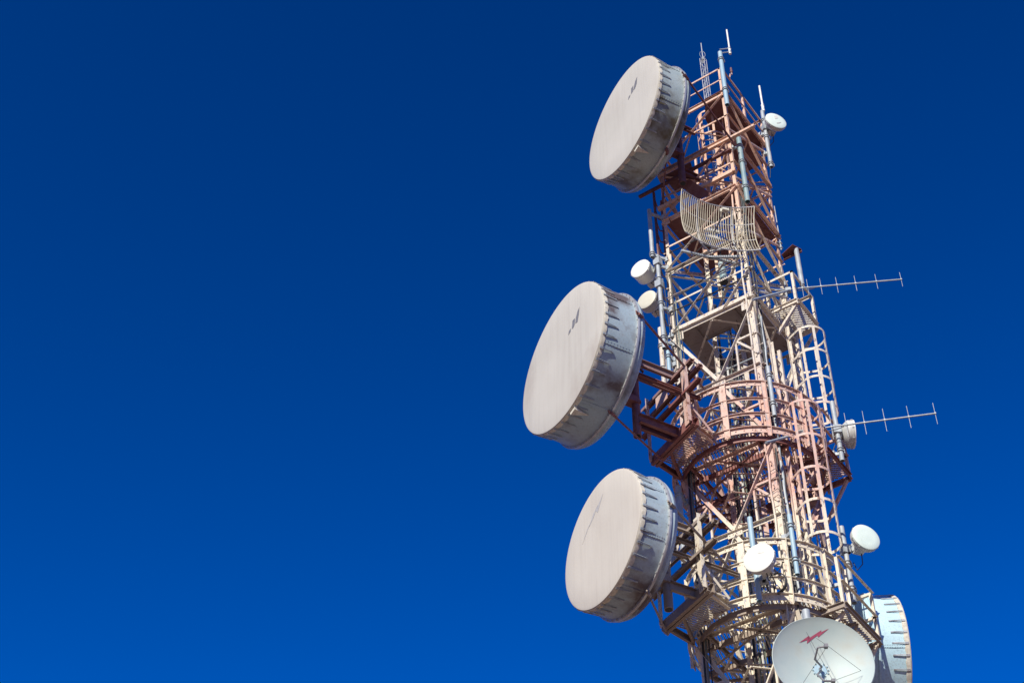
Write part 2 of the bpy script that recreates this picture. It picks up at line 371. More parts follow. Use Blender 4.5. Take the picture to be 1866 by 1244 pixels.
def ring_platform(zd, label, Rr, xr0, GM):
    P = thing('ring_platform', label, 'platform', (0, 0, zd), None, 'round service platforms')
    n = az(154); tt = az(244)
    A, B, C = V((-1.82, 1.28, zd)), V((-2.36, .09, zd)), V((-1.79, -.12, zd))
    h = [(-.45, .15), (.45, .15), (.45, .75), (-.45, .75)]
    outline = [(Rr*.98*math.cos(R_(i*10)), Rr*.98*math.sin(R_(i*10))) for i in range(36)]
    grating(outline, zd+.05, P, 105, .066, GM, holes=[h])
    grating([(-1.82, 1.28), (-2.36, .09), (-1.79, -.12), (-1.50, .1), (-1.3, .62), (-1.25, .95)], zd+.06, P, 64, .06, GM)
    grating([(xr0, -1.16), (.9, -1.16), (.9, -1.72), (xr0, -1.72)], zd+.07, P, 40, .06, GM)
    # round guard rail
    for i, (z, hh) in enumerate(((zd+.10, .14), (zd+.52, .05), (zd+.93, .05), (zd+1.36, .11))):
        g = G(); th = .012
        pts = ring_pts(Rr, z)
        if i in (0, 3): g.sweep(pts, [(-hh/2, 0), (-hh/2, -th), (hh/2, -th), (hh/2, .05), (hh/2-th, .05), (hh/2-th, 0)], Zv, True)
        else: g.sweep(pts, [(-hh/2, 0), (-hh/2, -.008), (hh/2, -.008), (hh/2, .04), (hh/2-.008, .04), (hh/2-.008, 0)], Zv, True)
        if i in (0, 3):
            for k in range(60):
                q = az(6*k); g.sweep([q*(Rr-.006)+Zv*z, q*(Rr+.014)+Zv*z], [(.015*math.cos(b_*1.047), .015*math.sin(b_*1.047)) for b_ in range(6)])
        g.out('ring_beam' if i == 0 else 'guard_rail', PAINT, P)
    g = G()
    g.sweep(ring_pts(Rr-.12, zd-.02), [(-.06, -.04), (-.06, 0), (.06, 0), (.06, -.04), (.05, -.04), (.05, -.010), (-.05, -.010), (-.05, -.04)], Zv, True)
    g.out('inner_ring_beam', DECK, P)
    for k in range(12):
        a = 30*k+12 if k != 5 else 168
        p = V((math.cos(R_(a))*(Rr+.012), math.sin(R_(a))*(Rr+.012), 0)); u = az(a)
        g = G(); wd = .13 if k in (6, 0, 3) else .08
        g.sweep([p+Zv*(zd-.06), p+Zv*(zd+1.42)], [(0, -wd/2), (.012, -wd/2), (.012, wd/2-.01), (.06, wd/2-.01), (.06, wd/2), (0, wd/2)], u)
        g.out('rail_post', PAINT, P)
    # joists
    for o in (-.75, 0, .75):
        l = math.sqrt((Rr-.14)**2-o*o)
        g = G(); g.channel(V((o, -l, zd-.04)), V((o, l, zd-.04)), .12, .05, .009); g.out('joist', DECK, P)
        if o: g = G(); g.channel(V((-l, o, zd-.05)), V((l, o, zd-.05)), .10, .05, .009); g.out('joist', DECK, P)
    for a0, a1 in ((100, 215), (170, 285), (-30, 75)):
        g = G(); g.angle(V((1.2*math.cos(R_(a0)), 1.2*math.sin(R_(a0)), zd-.12)), V((1.2*math.cos(R_(a1)), 1.2*math.sin(R_(a1)), zd-.12)), .05, .006, Zv); g.out('joist', DECK, P)
    # outrigger that carries the big drum on the left
    g = G(); g.channel(A+tt*-.05, B+tt*.12, .20, .07, .012, Zv, -1); g.channel(A+tt*-.05-n*.16, B+tt*.12-n*.16, .20, .07, .012, Zv, 1); g.out('outrigger_beam', DECK, P)
    g = G(); g.channel(A, V((-1.02, 1.12, zd)), .14, .06, .01); g.out('outrigger_side', DECK, P)
    g = G(); g.channel(B, C+V((.16, .12, 0)), .14, .06, .01); g.out('outrigger_side', PAINT, P)
    g = G(); g.channel(V((-1.05, 1.05, zd-.02)), V((-2.02, .75, zd-.02)), .10, .05, .009); g.out('joist', DECK, P)
    for p, w in ((B+n*.02+tt*.02, .22), (A+n*.02, .09)):
        g = G(); g.sweep([p-Zv*.05, p+Zv*1.62], [(0, -w/2), (.014, -w/2), (.014, w/2-.014), (.08, w/2-.014), (.08, w/2), (0, w/2)], n); bolt_grid(g, p+Zv*.15+n*.014, tt, Zv, n, 1, 4, .05, .06); g.out('outrigger_post', PAINT, P)
    for o, zz in ((0.0, 1.52), (-.20, 1.46)):
        g = G(); g.channel(A+n*o+Zv*zz-tt*.22, B+n*o+Zv*zz+tt*.30, .11, .07, .01, n, 1); bolt_grid(g, B+n*o+Zv*(zz-.066)+tt*.2, n, tt, -Zv, 2, 3, .05, .07); g.out('outrigger_channel', DECK, P)
    g = G(); g.channel(A+n*.05+Zv*.75-tt*.25, B+n*.05+Zv*.75+tt*.55, .12, .06, .01, n, 1); g.out('outrigger_channel', DECK, P)
    for zz in (1.5, .78):
        for s2 in (.25, .95):
            p = A.lerp(B, s2)+Zv*zz; q = V((-1.0, p.y-.1 if s2 < .5 else .55, zd+zz-.03)); g = G(); g.angle(p, q, .07, .008, Zv); g.out('outrigger_brace', PAINT, P)
    g = G(); g.angle(B+Zv*.75+n*.08, C+Zv*.05+V((.0, -.02, 0)), .06, .007, n); g.out('outrigger_brace', PAINT, P)
    g = G(); p = B.lerp(A, .62)+n*.03+Zv*1.25; g.plate([p-tt*.20-Zv*.13, p+tt*.22-Zv*.13, p+tt*.22+Zv*.13, p-tt*.20+Zv*.2], .012, n); g.out('gusset_plate', PAINT, P)
    # balcony on the right face
    g = G(); c4 = [V((xr0, -1.12, zd)), V((xr0, -1.76, zd)), V((.94, -1.76, zd)), V((.94, -1.0, zd))]
    for i in range(3): g.channel(c4[i], c4[i+1], .13, .05, .009)
    g.out('balcony_frame', DECK, P)
    for i, p in enumerate((c4[1], c4[2], V((.94, -1.3, zd)))):
        g = G(); g.angle(p, p+Zv*1.1, .06, .007, V((1, 0, 0))); g.out('balcony_post', PAINT, P)
    for zz in (.55, 1.1):
        g = G(); g.angle(c4[1]+Zv*zz, c4[2]+Zv*zz, .055, .007, Zv); g.angle(c4[2]+Zv*zz, c4[3]+Zv*zz, .055, .007, Zv); g.out('balcony_rail', PAINT, P)
    for q0, q1 in ((V((.9, -1.7, zd-.06)), V((1.0, -1.0, zd-.95))), (V((xr0+.1, -1.7, zd-.06)), V((xr0+.1, -1.02, zd-.7)))):
        g = G(); g.angle(q0, q1, .06, .008, Zv); g.out('balcony_brace', PAINT, P)
    for q0, q1 in ((V((.1, -1.72, zd-.03)), V((.1, -1.1, zd-.03))), (V((.85, -1.15, zd-.045)), V((.15, -1.7, zd-.045)))):
        g = G(); g.angle(q0, q1, .05, .007, Zv); g.out('balcony_brace', DECK, P)
    return P
ring_platform(22.4, 'maroon round grating platform with curved guard rails beside the largest drum antenna', 1.58, -.1, GRATE)
ring_platform(18.4, 'cream round grating platform with curved guard rails behind the bright white small dish', 1.52, -.5, GRATE)
def plated_deck(z, label, hole, over=.05):
    P = thing('plated_deck', label, 'platform', (0, 0, z), None, 'solid plate decks'); a = 1-.03; h = hole
    g = G()
    for x0, x1, y0, y1 in ((-a, h[0], -a, a), (h[1], a, -a, a), (h[0], h[1], -a, h[2]), (h[0], h[1], h[3], a)):
        if x1-x0 > .01 and y1-y0 > .01: g.box(V(((x0+x1)/2, (y0+y1)/2, z)), V((1, 0, 0)), V((0, 1, 0)), Zv, x1-x0-.004, y1-y0-.004, .008)
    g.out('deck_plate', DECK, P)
    for s in (-.5, .5):
        g = G(); g.angle(V((-a, s, z-.01)), V((a, s, z-.01)), .06, .008, -Zv); g.out('deck_stiffener', DECK, P)
    g = G()
    for s in (-1, 1): g.angle(V((h[0] if s < 0 else h[1], h[2], z-.012)), V((h[0] if s < 0 else h[1], h[3], z-.012)), .05, .007, -Zv)
    g.out('hatch_frame', DECK, P)
    for (p, q) in ((('N'), ('L')), (('N'), ('R'))):
        u = (CN[q]-CN[p]).normalized(); n = face_out(p, q)
        g = G(); g.channel(at(p, z+.0)+n*.03-u*.02, at(q, z)+n*.03+u*.03, .12, .05, .009); g.out('edge_channel', PAINT, P)
    return P
plated_deck(26.60, 'grey plated deck with square hatch at the middle of the tower below the yagi', (-.38, .42, -.15, .52))
plated_deck(30.34, 'brown plated deck seen behind the grid antenna', (-.3, .45, -.35, .45))
# top deck strip, with handrail
P = thing('top_deck', 'narrow dark red deck with thin handrail at the tower top', 'platform', (0, 0, 34.0))
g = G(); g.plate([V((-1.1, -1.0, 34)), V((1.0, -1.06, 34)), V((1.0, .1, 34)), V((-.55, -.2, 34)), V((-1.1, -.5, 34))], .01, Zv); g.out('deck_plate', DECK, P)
g = G()
for q in (V((-1.06, .95, 34)), V((-1.06, 0, 34)), V((-1.06, -1.0, 34)), V((0, -1.06, 34)), V((1.02, -1.06, 34)), V((1.02, .95, 34))):
    gg = G(); gg.angle(q-Zv*.15, q+Zv*1.0, .055, .007, V((1, 0, 0))); gg.out('rail_post', PAINT, P)
for zz in (.52, 1.0):
    g = G(); pts = [V((-1.06, .95, 34+zz)), V((-1.06, -1.06, 34+zz)), V((1.02, -1.06, 34+zz)), V((1.02, .95, 34+zz))]
    for i in range(3): g.angle(pts[i], pts[i+1], .05 if zz > .9 else .035, .006, -Zv)
    g.out('hand_rail', PAINT, P)
g = G(); g.channel(V((-1.04, -1.05, 33.93)), V((-1.04, 1.0, 33.93)), .075, .04, .007); g.channel(V((-1.05, -1.04, 33.93)), V((1.0, -1.04, 33.93)), .075, .04, .007); g.out('edge_channel', PAINT, P)
# lower piece of plate under the top deck at the right corner, side plates behind the top drum
g = G(); g.plate([V((-.2, -.95, 33.2)), V((.95, -.95, 33.2)), V((.95, -.3, 33.2)), V((.5, -.35, 33.2))], .01, Zv); tag(g.out('corner_plate', DECK), 'dark red triangular plate under the top deck by the near leg', 'deck plate', None)
g = G(); g.plate([V((-.95, .15, 32.1)), V((-.95, .95, 32.1)), V((-.3, .95, 32.1)), V((-.3, .35, 32.1))], .01, Zv); tag(g.out('corner_plate', DECK), 'dark brown plate at the left leg behind the top drum antenna', 'deck plate')
# grating basket on the right face
P = thing('grating_basket', 'small pale grating balcony with square rail under the upper yagi', 'balcony', (.55, -1.3, 27.0))
bx0, bx1, by0, by1 = .10, 1.06, -1.58, -.92
grating([(bx0, by0), (bx1, by0), (bx1, by1), (bx0, by1)], 27.05, P, 40, .055, GRATE)
g = G(); cs = [V((bx0, by1, 27)), V((bx0, by0, 27)), V((bx1, by0, 27)), V((bx1, by1, 27))]
for i in range(4): g.channel(cs[i], cs[(i+1) % 4], .13, .05, .009)
g.out('balcony_frame', PAINT, P)
for c in cs[:3]:
    g = G(); g.angle(c, c+Zv*1.02, .06, .007, V((1, 0, 0))); g.out('balcony_post', PAINT, P)
g = G()
for i in range(3): g.angle(cs[i]+Zv*1.02, cs[i+1]+Zv*1.02, .06, .007, -Zv)
g.out('balcony_rail', PAINT, P)
for q0, q1 in ((V((bx1, by0, 26.95)), V((1.0, -1.02, 26.2))), (V((bx0, by0, 26.95)), V((bx0, -1.02, 26.3)))):
    g = G(); g.angle(q0, q1, .06, .007, Zv); g.out('balcony_brace', PAINT, P)

# ------------------------------------------------------------------ ladders
def ladder(name, label, xc, y, z0, z1, width, ux, cage=None, group='ladders on the tower', m=None, step=.3):
    m = m or PAINT
    P = thing(name, label, 'ladder', (xc, y, z0), None, group); ux = V(ux).normalized(); out = V((ux.y, -ux.x, 0)); c = V((xc, y, 0))
    for s in (-1, 1):
        g = G(); p = c+ux*s*width/2; g.sweep([p+Zv*z0, p+Zv*z1], [(-.035, -.035), (.035, -.035), (.035, -.027), (-.027, -.027), (-.027, .035), (-.035, .035)], ux*s); g.out('side_rail', m, P)
    z = z0+.2
    while z < z1-.1:
        g = G(); g.tube([c-ux*(width/2-.02)+Zv*z, c+ux*(width/2-.02)+Zv*z], .013, 6); g.out('rung', m, P); z += step
    if cage:
        r = .36; cc = c+out*.38
        def hp(a, zz): return cc+ux*(r*math.sin(a))+out*(r*math.cos(a))+Zv*zz
        for zz in cage:
            g = G(); pts = [c-ux*width/2+Zv*zz]+[hp(R_(-105+210*i/20), zz) for i in range(21)]+[c+ux*width/2+Zv*zz]
            g.sweep(pts, [(-.03, -.005), (.03, -.005), (.03, .005), (-.03, .005)], Zv); g.out('cage_hoop', m, P)
        for a in (-95, -48, 0, 48, 95):
            g = G(); g.sweep([hp(R_(a), cage[0]), hp(R_(a), cage[-1])], [(-.03, -.004), (.03, -.004), (.03, .004), (-.03, .004)], V((0, 0, 1)).cross(hp(R_(a), 0)-cc)); g.out('cage_strap', m, P)
    return P
ladder('caged_ladder', 'upper caged ladder in faded pink, hanging over the right balcony', .60, -1.13, 22.5, 27.6, .44, (1, 0, 0), (24.05, 24.8, 25.6, 26.3))
ladder('caged_ladder', 'lower caged ladder in cream paint ending beside the right railing', -.44, -1.13, 18.5, 25.4, .36, (1, 0, 0), (19.95, 20.75, 21.55, 22.4, 23.3))
ladder('inner_ladder', 'slim ladder inside the tower top with round hoops', .02, .02, 28.0, 35.0, .38, (.58, -.81, 0), (31.0, 31.8, 32.6, 33.3, 34.2))
ladder('inner_ladder', 'long narrow ladder standing inside the lower tower', .55, .40, 14.0, 26.6, .40, (.58, -.81, 0))
# cable tray with its cables
P = thing('cable_tray', 'tall cable tray with rungs inside the tower', 'cable tray', (-.1, .1, 14))
tu = V((.58, -.81, 0)).normalized()
for s in (-1, 1):
    g = G(); p = V((-.1, .1, 0))+tu*s*.31; g.channel(p+Zv*13, p+Zv*30.2, .10, .04, .007, tu, s); g.out('side_rail', PAINT, P)
for i in range(26):
    g = G(); z = 13.4+i*.66; g.angle(V((-.1, .1, z))-tu*.3, V((-.1, .1, z))+tu*.3, .045, .006, Zv); g.out('rung', PAINT, P)
for i in range(8):
    g = G(); s = -.24+.065*i; top = 22.2+random.uniform(-1, 7); pts = []
    for k in range(24):
        z = 13+(top-13)*k/23; pts.append(V((-.02, .17, z))+tu*(s+.015*math.sin(z*1.3+i))+V((.02*math.sin(z*.9+i*2), 0, 0)))
    g.tube(pts, (.018, .026)[i % 2], 7)
    tag(g.out('feeder_cable', (GREEN, BLACK, GREEN, OFFW)[i % 4], None, True), ('grey green feeder cable in the tray inside the tower', 'black feeder cable in the tray inside the tower', 'grey green feeder cable in the tray inside the tower', 'pale feeder cable in the tray inside the tower')[i % 4], 'cable', 'feeder cables in the tray')

# ------------------------------------------------------------------ pipes and brackets
def pipe(x, y, z0, z1, r, m, label, clamps=(), arms=(), group='vertical mounting pipes', cap=True):
    P = thing('mounting_pipe', label, 'pipe', (x, y, z0), None, group)
    g = G(); n = 16
    g.lathe([(0, r), (0, r*.86), (.02, r*.86)], n)
    vs = g.v; g.v = []; g.f = []
    prof = [(z0+.25, .0), (z0+.25, r*.88), (z0, r*.88), (z0, r), (z1, r), (z1, r*.3), (z1+.01, .0)]
    vs = [];
    for i in range(n):
        a = 2*math.pi*i/n; vs += [V((x+q*math.cos(a), y+q*math.sin(a), z)) for z, q in prof]
    k = len(prof); g.add(vs, [(i*k+q, ((i+1) % n)*k+q, ((i+1) % n)*k+q+1, i*k+q+1) for i in range(n) for q in range(k-1)])
    g.out('tube', m, P, True)
    for z in clamps:
        g = G(); g.tube(circ((x, y, z), r+.012, 0, 360, 16)[:-1], .014, 6, True); g.tube(circ((x, y, z+.07), r+.012, 0, 360, 16)[:-1], .011, 6, True)
        g.box(V((x, y, z+.035))+V((r+.03, 0, 0)), V((1, 0, 0)), V((0, 1, 0)), Zv, .03, .12, .10); g.out('clamp', GALV, P, True)
    for z, q in arms:
        g = G(); g.bar(V((x, y, z)), V((q[0], q[1], z)), .05, .07, Zv); g.box(V((q[0], q[1], z)), V((1, 0, 0)), V((0, 1, 0)), Zv, .10, .10, .14); g.out('bracket', GALV, P)
    return P
pipe(-1.1, -1.09, 33.3, 35.55, .058, BLUEP, 'pale blue pipe beside the handrail at the tower top', (33.9, 35.2), ((34.0, (-1, -1)),))
pipe(1.02, -1.12, 33.0, 35.35, .052, GALV, 'grey pipe at the top right corner carrying a small white dish', (33.1, 34.2, 34.9), ((33.6, (1, -1)), (34.4, (1, -1))))
pipe(-.79, -1.13, 29.86, 32.25, .062, TEAL, 'teal weathered pipe right of the near leg above the grid antenna', (30.35, 31.3, 31.9), ((30.4, (-.9, -1)), (31.9, (-.9, -1))))
pipe(1.03, -1.40, 28.45, 29.72, .058, GALV, 'grey pipe hanging from a bracket plate at the right corner', (), ())
g = G(); g.plate([V((1.0, -1.02, 29.72)), V((.86, -1.40, 29.72)), V((1.12, -1.50, 29.72)), V((1.14, -1.02, 29.72))], .014, Zv); g.channel(V((1.12, -1.02, 29.66)), V((1.12, -1.5, 29.66)), .10, .05, .008); tag(g.out('bracket_plate', DECK), 'dark plate bracket sticking out of the right leg', 'bracket')
pipe(-1.32, 1.2, 28.93, 30.62, .05, GALV, 'grey pipe in shade left of the tower under the top drum', (29.0,), ((29.0, (-1, 1)), (30.5, (-1, 1))))
pipe(-1.2, 1.14, 26.0, 29.05, .05, GALV, 'grey pipe carrying two small drum antennas at the left leg', (26.3, 27.4, 28.2, 28.9), ((28.7, (-1, 1)), (27.3, (-1, 1)), (26.2, (-1, 1))))
pipe(-1.0, 1.32, 24.6, 26.9, .055, PAINT, 'cream painted pole left of the tower above the outrigger', (25.6, 26.3), ((25.6, (-1, 1.02)), (26.5, (-1, 1.02))))
p0 = onX(1217, 640, -1.15); p1 = onX(1222, 703, -1.15)
pipe(p0.x, p0.y, p1.z, p0.z, .045, BLUEP, 'short pale blue pipe between cream pole and left leg', (p0.z-.2,), ((p0.z-.2, (-1, 1.02)),))
p0 = onX(1236, 887, -1.32); p1 = onX(1239, 1000, -1.32)
pipe(p0.x, p0.y, p1.z-.4, p0.z, .062, GALV, 'grey pipe between the lowest drum and the left leg', (p0.z-.25, p1.z+.3), ((p0.z-.2, (-1, 1)), (p1.z+.35, (-1, 1))))
p0 = onY(1399, 668, -1.2); p1 = onY(1410, 756, -1.2)
pipe(p0.x, p0.y, p1.z, p0.z, .045, GALV, 'grey blue pipe at the near leg beside the round guard rail', (p1.z+.3, p0.z-.3), ((p0.z-.4, (-1, -1)),))
p0 = onY(1438, 938, -1.2); p1 = onY(1455, 1048, -1.2)
pipe(p0.x, p0.y, p1.z, p0.z, .045, BLUEP, 'pale blue pipe right of the bright white small dish', (p1.z+.3, p0.z-.3), ((p0.z-.4, (-1, -1)),))
p0 = onX(1366, 943, -1.62); 
pipe(p0.x, p0.y, p0.z-1.9, p0.z, .05, BLUEP, 'blue grey pipe behind the bright white small dish', (p0.z-1.0,), ((p0.z-1.1, (-1.5, p0.y)),))
# spare rods and conduits running down the near leg
for i, (dx, dy, z0, z1, r, m, lb) in enumerate(((-.06, .12, 14, 30, .022, PAINT, 'thin cream conduit on the left side of the near leg'), (.17, -.06, 14, 26, .03, GALV, 'grey conduit on the right side of the near leg'), (.30, -.03, 15, 25.5, .02, YELL, 'yellow cable on the right side of the near leg'), (.24, -.05, 14, 27.5, .016, BLACK, 'black cable on the right side of the near leg'))):
    g = G(); g.tube([V((-1+dx+.012*math.sin(k*1.7+i), -1+dy+.01*math.cos(k*2.1+i), z0+(z1-z0)*k/40)) for k in range(41)], r, 8); tag(g.out('conduit', m, None, True), lb, 'conduit', 'conduits on the near leg')

# ------------------------------------------------------------------ large drum antennas
def plane_pt(P, d): return P
def big_drum(label, Cc, a, Rr, shroud, refl, dm, marks, nclip=40, spout=True, streak=False, radm=None):
    n = az(a); C = V(Cc); D = shroud+refl; base = C-n*D
    T = thing('drum_antenna', label, 'drum antenna', base, R_(a), 'large drum antennas')
    inv = Matrix.Rotation(-R_(a), 4, 'Z')
    g = G(); g.lathe([(D, 0.0), (D+.004, Rr*.3), (D+.004, Rr*.7), (D, Rr*.97), (D-.012, Rr+.006), (D-.03, Rr+.012)], 96); g.loc('radome', radm or RADOME, T)
    # scalloped fabric lip
    g = G(); nn = 240; vs = []; rng = random.Random(int(C.z*10))
    for i in range(nn):
        ph = 2*math.pi*i/nn; sc = .5+.5*math.cos(nclip*ph); w = .070+.016*sc+.012*rng.random(); rr = Rr+.018+.003*math.cos(nclip*ph+1)+.004*rng.random()
        for x, r in ((D-.026, Rr+.016), (D-.04, rr), (D-.03-w, Rr+.012+.003*sc), (D-.03-w, Rr+.004), (D-.05, Rr+.003)): vs.append(V((x, r*math.cos(ph), r*math.sin(ph))))
    g.add(vs, [(i*5+q, i*5+(q+1) % 5, ((i+1) % nn)*5+(q+1) % 5, ((i+1) % nn)*5+q) for i in range(nn) for q in range(5)]); g.loc('radome_lip', LIP, T)
    g = G(); x0 = refl
    g.lathe([(D-.04, Rr-.004), (D-.04, Rr), (D*.5+x0*.5, Rr-.006), (x0+.02, Rr), (x0+.02, Rr-.006)], 96); sh = g.loc('shroud', dm, T)
    for ph in (18, 108, 198, 288, 333):     # riveted seams of the shroud sheets
        g = G()
        c0 = V((0, math.cos(R_(ph)), math.sin(R_(ph)))); tn = V((0, -math.sin(R_(ph)), math.cos(R_(ph))))
        g.box(c0*(Rr+.002)+V(((x0+D)/2, 0, 0)), V((1, 0, 0)), tn, c0, shroud-.16, .07, .007)
        for k in range(10):
            for s in (-.022, .022): g.box(c0*(Rr+.007)+tn*s+V((x0+.08+(shroud-.2)*k/9, 0, 0)), V((1, 0, 0)), tn, c0, .014, .014, .010)
        g.loc('seam', dm, sh, False)
    g = G(); g.lathe([(x0+.035, Rr), (x0+.035, Rr+.05), (x0+.012, Rr+.055), (x0-.012, Rr+.05), (x0-.012, Rr)], 96)
    for k in range(48):
        ph = 2*math.pi*k/48; c0 = V((0, math.cos(ph), math.sin(ph))); g.box(c0*(Rr+.03)+V((x0+.043, 0, 0)), V((1, 0, 0)), V((0, -c0.z, c0.y)), c0, .018, .024, .024)
    g.loc('flange_ring', ALU if dm is not DRUMB else dm, T)
    g = G(); pr = [(x0-.012, Rr+.02), (x0-.08, Rr+.03), (x0-.17, Rr*.985)]
    for k in range(1, 13):
        f = k/12; r = Rr*.985*(1-f)+.16*f; pr.append((max(.10, (x0-.17)*(r/Rr)**2*1.02), r))
    g.lathe(pr, 96); g.loc('reflector_back', dm, T)
    g = G(); g.lathe([(.14, 0), (.14, .34), (.02, .34), (.02, .22), (-.12, .22), (-.12, 0)], 32)
    for k in range(8):
        ph = R_(45*k+22); g.bar(V((.06, .3*math.cos(ph), .3*math.sin(ph))), V((x0-.16, Rr*.8*math.cos(ph), Rr*.8*math.sin(ph))), .04, .06)
    g.loc('back_hub', DECK, T, False)
    # radome clips: a hooked spring from the lip back over the shroud
    g = G()
    g.box(V((D-.075, Rr+.026, 0)), V((1, 0, 0)), V((0, 0, 1)), V((0, 1, 0)), .06, .04, .012)
    for q in (-1, 1): g.tube([V((D-.06, Rr+.028, q*.016)), V((D-.16, Rr+.019, q*.012)), V((D-.32, Rr+.010, q*.006))], .0075, 5)
    g.box(V((D-.33, Rr+.008, 0)), V((1, 0, 0)), V((0, 0, 1)), V((0, 1, 0)), .05, .026, .016)
    cm = g.mesh('radome_clip', ALU if dm is DRUMB else GALV)
    for k in range(nclip):
        o = bpy.data.objects.new('radome_clip', cm); col.objects.link(o); o.parent = T; o.rotation_euler = (2*math.pi*(k+.5)/nclip+rng.uniform(-.02, .02), 0, 0)
    if spout:
        g = G(); ph = R_(spout); c0 = V((0, math.cos(ph), math.sin(ph))); tn = V((0, -math.sin(ph), math.cos(ph))); b0 = c0*(Rr+.03)+V((D-.06, 0, 0))
        g.add([b0-tn*.09, b0+tn*.09, b0+tn*.08+c0*.07, b0-tn*.08+c0*.07, b0+V((-.38, 0, 0))-c0*.015], [(0, 1, 2, 3), (0, 4, 1), (1, 4, 2), (2, 4, 3), (3, 4, 0)]); g.loc('drain_spout', LIP, T, False)
    # painted marks, traced on the face where they stand
    for poly, m, nm in marks:
        g = G(); q = []
        for x, y in poly:
            d = ray(x, y); p = CAM+d*((C+n*.0065-CAM).dot(n)/d.dot(n)); q.append(inv @ (p-base))
        g.plate(q, .002, (1, 0, 0)); g.loc(nm, m, T, False)
    return T

k1, k2, k3 = .2332, .2652, .2492
logo1 = [(cr(1050, 80, k1, p), MARK, 'dark_mark') for p in ([(476, 257), (473, 310), (460, 350), (446, 366), (452, 330), (460, 295)], [(446, 326), (444, 372), (428, 396), (430, 350)], [(424, 396), (420, 415), (405, 441), (410, 414)])]
logo2 = [(cr(930, 500, k2, p), MARK, 'dark_mark') for p in ([(475, 222), (470, 275), (462, 324), (446, 338), (450, 300), (460, 258)], [(444, 300), (442, 340), (436, 362), (422, 376), (427, 318)], [(416, 370), (414, 392), (398, 418), (402, 390)])]
logo3 = [(cr(1010, 840, k3, p), MARKL, 'faint_mark') for p in ([(357, 235), (318, 375), (303, 362)], [(318, 320), (290, 405), (255, 482), (285, 385)], [(278, 420), (245, 500), (205, 612), (240, 500)])]
d1 = big_drum('topmost large drum antenna with greenish grime on its side and a dark logo', (-2.846, .900, 32.40), 154, 1.6, .76, .60, DRUMG, logo1, 40, -76, False, RADOMEG)
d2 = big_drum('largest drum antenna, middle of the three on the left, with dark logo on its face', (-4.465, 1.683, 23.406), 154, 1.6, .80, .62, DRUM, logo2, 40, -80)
C3 = CAM+V((23.19, 14.556, 21.254))*.822
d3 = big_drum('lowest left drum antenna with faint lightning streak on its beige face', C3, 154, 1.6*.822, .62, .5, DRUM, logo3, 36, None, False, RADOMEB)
Cr = CAM+ray(1634, 1211)*32.3; 
d4 = big_drum('pale blue drum antenna seen from behind at the bottom right', Cr, 305, 1.335, .62, .42, DRUMB, [], 34, None)
def rod_thing(label, pts, r, m, fork=True):
    g = G(); pts = [V(p) for p in pts]; g.tube(pts, r, 8)
    if fork:
        d = (pts[1]-pts[0]).normalized(); g.box(pts[0], d, d.orthogonal().normalized(), d.cross(d.orthogonal().normalized()), .16, .09, .05); g.tube([pts[0]-d*.16, pts[0]], r*.7, 6)
        g.box(pts[-1], d, d.orthogonal().normalized(), d.cross(d.orthogonal().normalized()), .12, .10, .06)
    return tag(g.out('stay_rod', m), label, 'stay rod', 'stay rods of the drum antennas')
def fl(C, a, Rr, shroud, ph): n = az(a); t2 = az(a+90); return C-n*(shroud+.01)+(t2*math.cos(R_(ph))+Zv*math.sin(R_(ph)))*(Rr+.05)
c1, c2 = V((-2.846, .9, 32.4)), V((-4.465, 1.683, 23.406))
rod_thing('dark stay rod from the topmost drum down to the near leg', [fl(c1, 154, 1.6, .76, 6), onX(1338, 262, -1.06)], .026, DECK)
rod_thing('dark stay rod from the largest drum to the round guard rail', [fl(c2, 154, 1.6, .80, 4), onX(1290, 716, -1.35)], .026, DECK)
rod_thing('dark stay rod from the lowest left drum to the cream guard rail', [fl(C3, 154, 1.315, .62, 2), onX(1334, 1040, -1.4)], .026, DECK)
rod_thing('thin rod from underneath the largest drum to the outrigger', [fl(c2, 154, 1.6, .80, -72), V((-1.95, 1.0, 22.2))], .022, DECK)
rod_thing('thin rod from underneath the lowest left drum to the outrigger', [fl(C3, 154, 1.315, .62, -70), V((-1.85, 1.2, 18.2))], .022, DECK)
rod_thing('thin rod from underneath the topmost drum to the left leg', [fl(c1, 154, 1.6, .76, -68), V((-1.0, 1.0, 31.0))], .022, DECK)

def drum_mount(label, C, a, back, z0, z1, arms):
    n = az(a); p = C-n*back; P = thing('antenna_mount', label, 'antenna mount', (p.x, p.y, z0), None, 'mounts of the drum antennas')
    g = G(); g.tube([V((p.x, p.y, z0)), V((p.x, p.y, z1))], .085, 14); g.out('pipe', DECK, P, True)
    g = G(); g.tube([V((p.x, p.y, z0-.001)), V((p.x, p.y, z0+.004))], .07, 14); g.out('mouth_shade', BLACK, P)  # black disc paints the dark of a hollow onto the closed pipe end
    for z in (C.z-.45, C.z+.45):
        g = G(); g.box(V((p.x, p.y, z))+n*.14, n, az(a+90), Zv, .34, .22, .16); g.tube(circ((p.x, p.y, z), .1, 0, 360, 16)[:-1], .018, 6, True); g.out('clamp', DECK, P)
    for q0, q1, h in arms:
        g = G(); g.channel(q0, q1, h, .07, .012); g.out('arm', DECK, P)
    g = G(); g.angle(V((p.x, p.y, C.z+.8)), V((p.x, p.y, C.z-.1))-n*.0+az(a+90)*.55+n*.12, .06, .008, n); g.out('strut', DECK, P)
    return P, p
n154 = az(154)
def arm_to(p, L, z, s=0): o = az(244)*s; return (V((p.x, p.y, z))+o, V((p.x, p.y, z))-n154*L+o)
pp = c2-n154*1.70
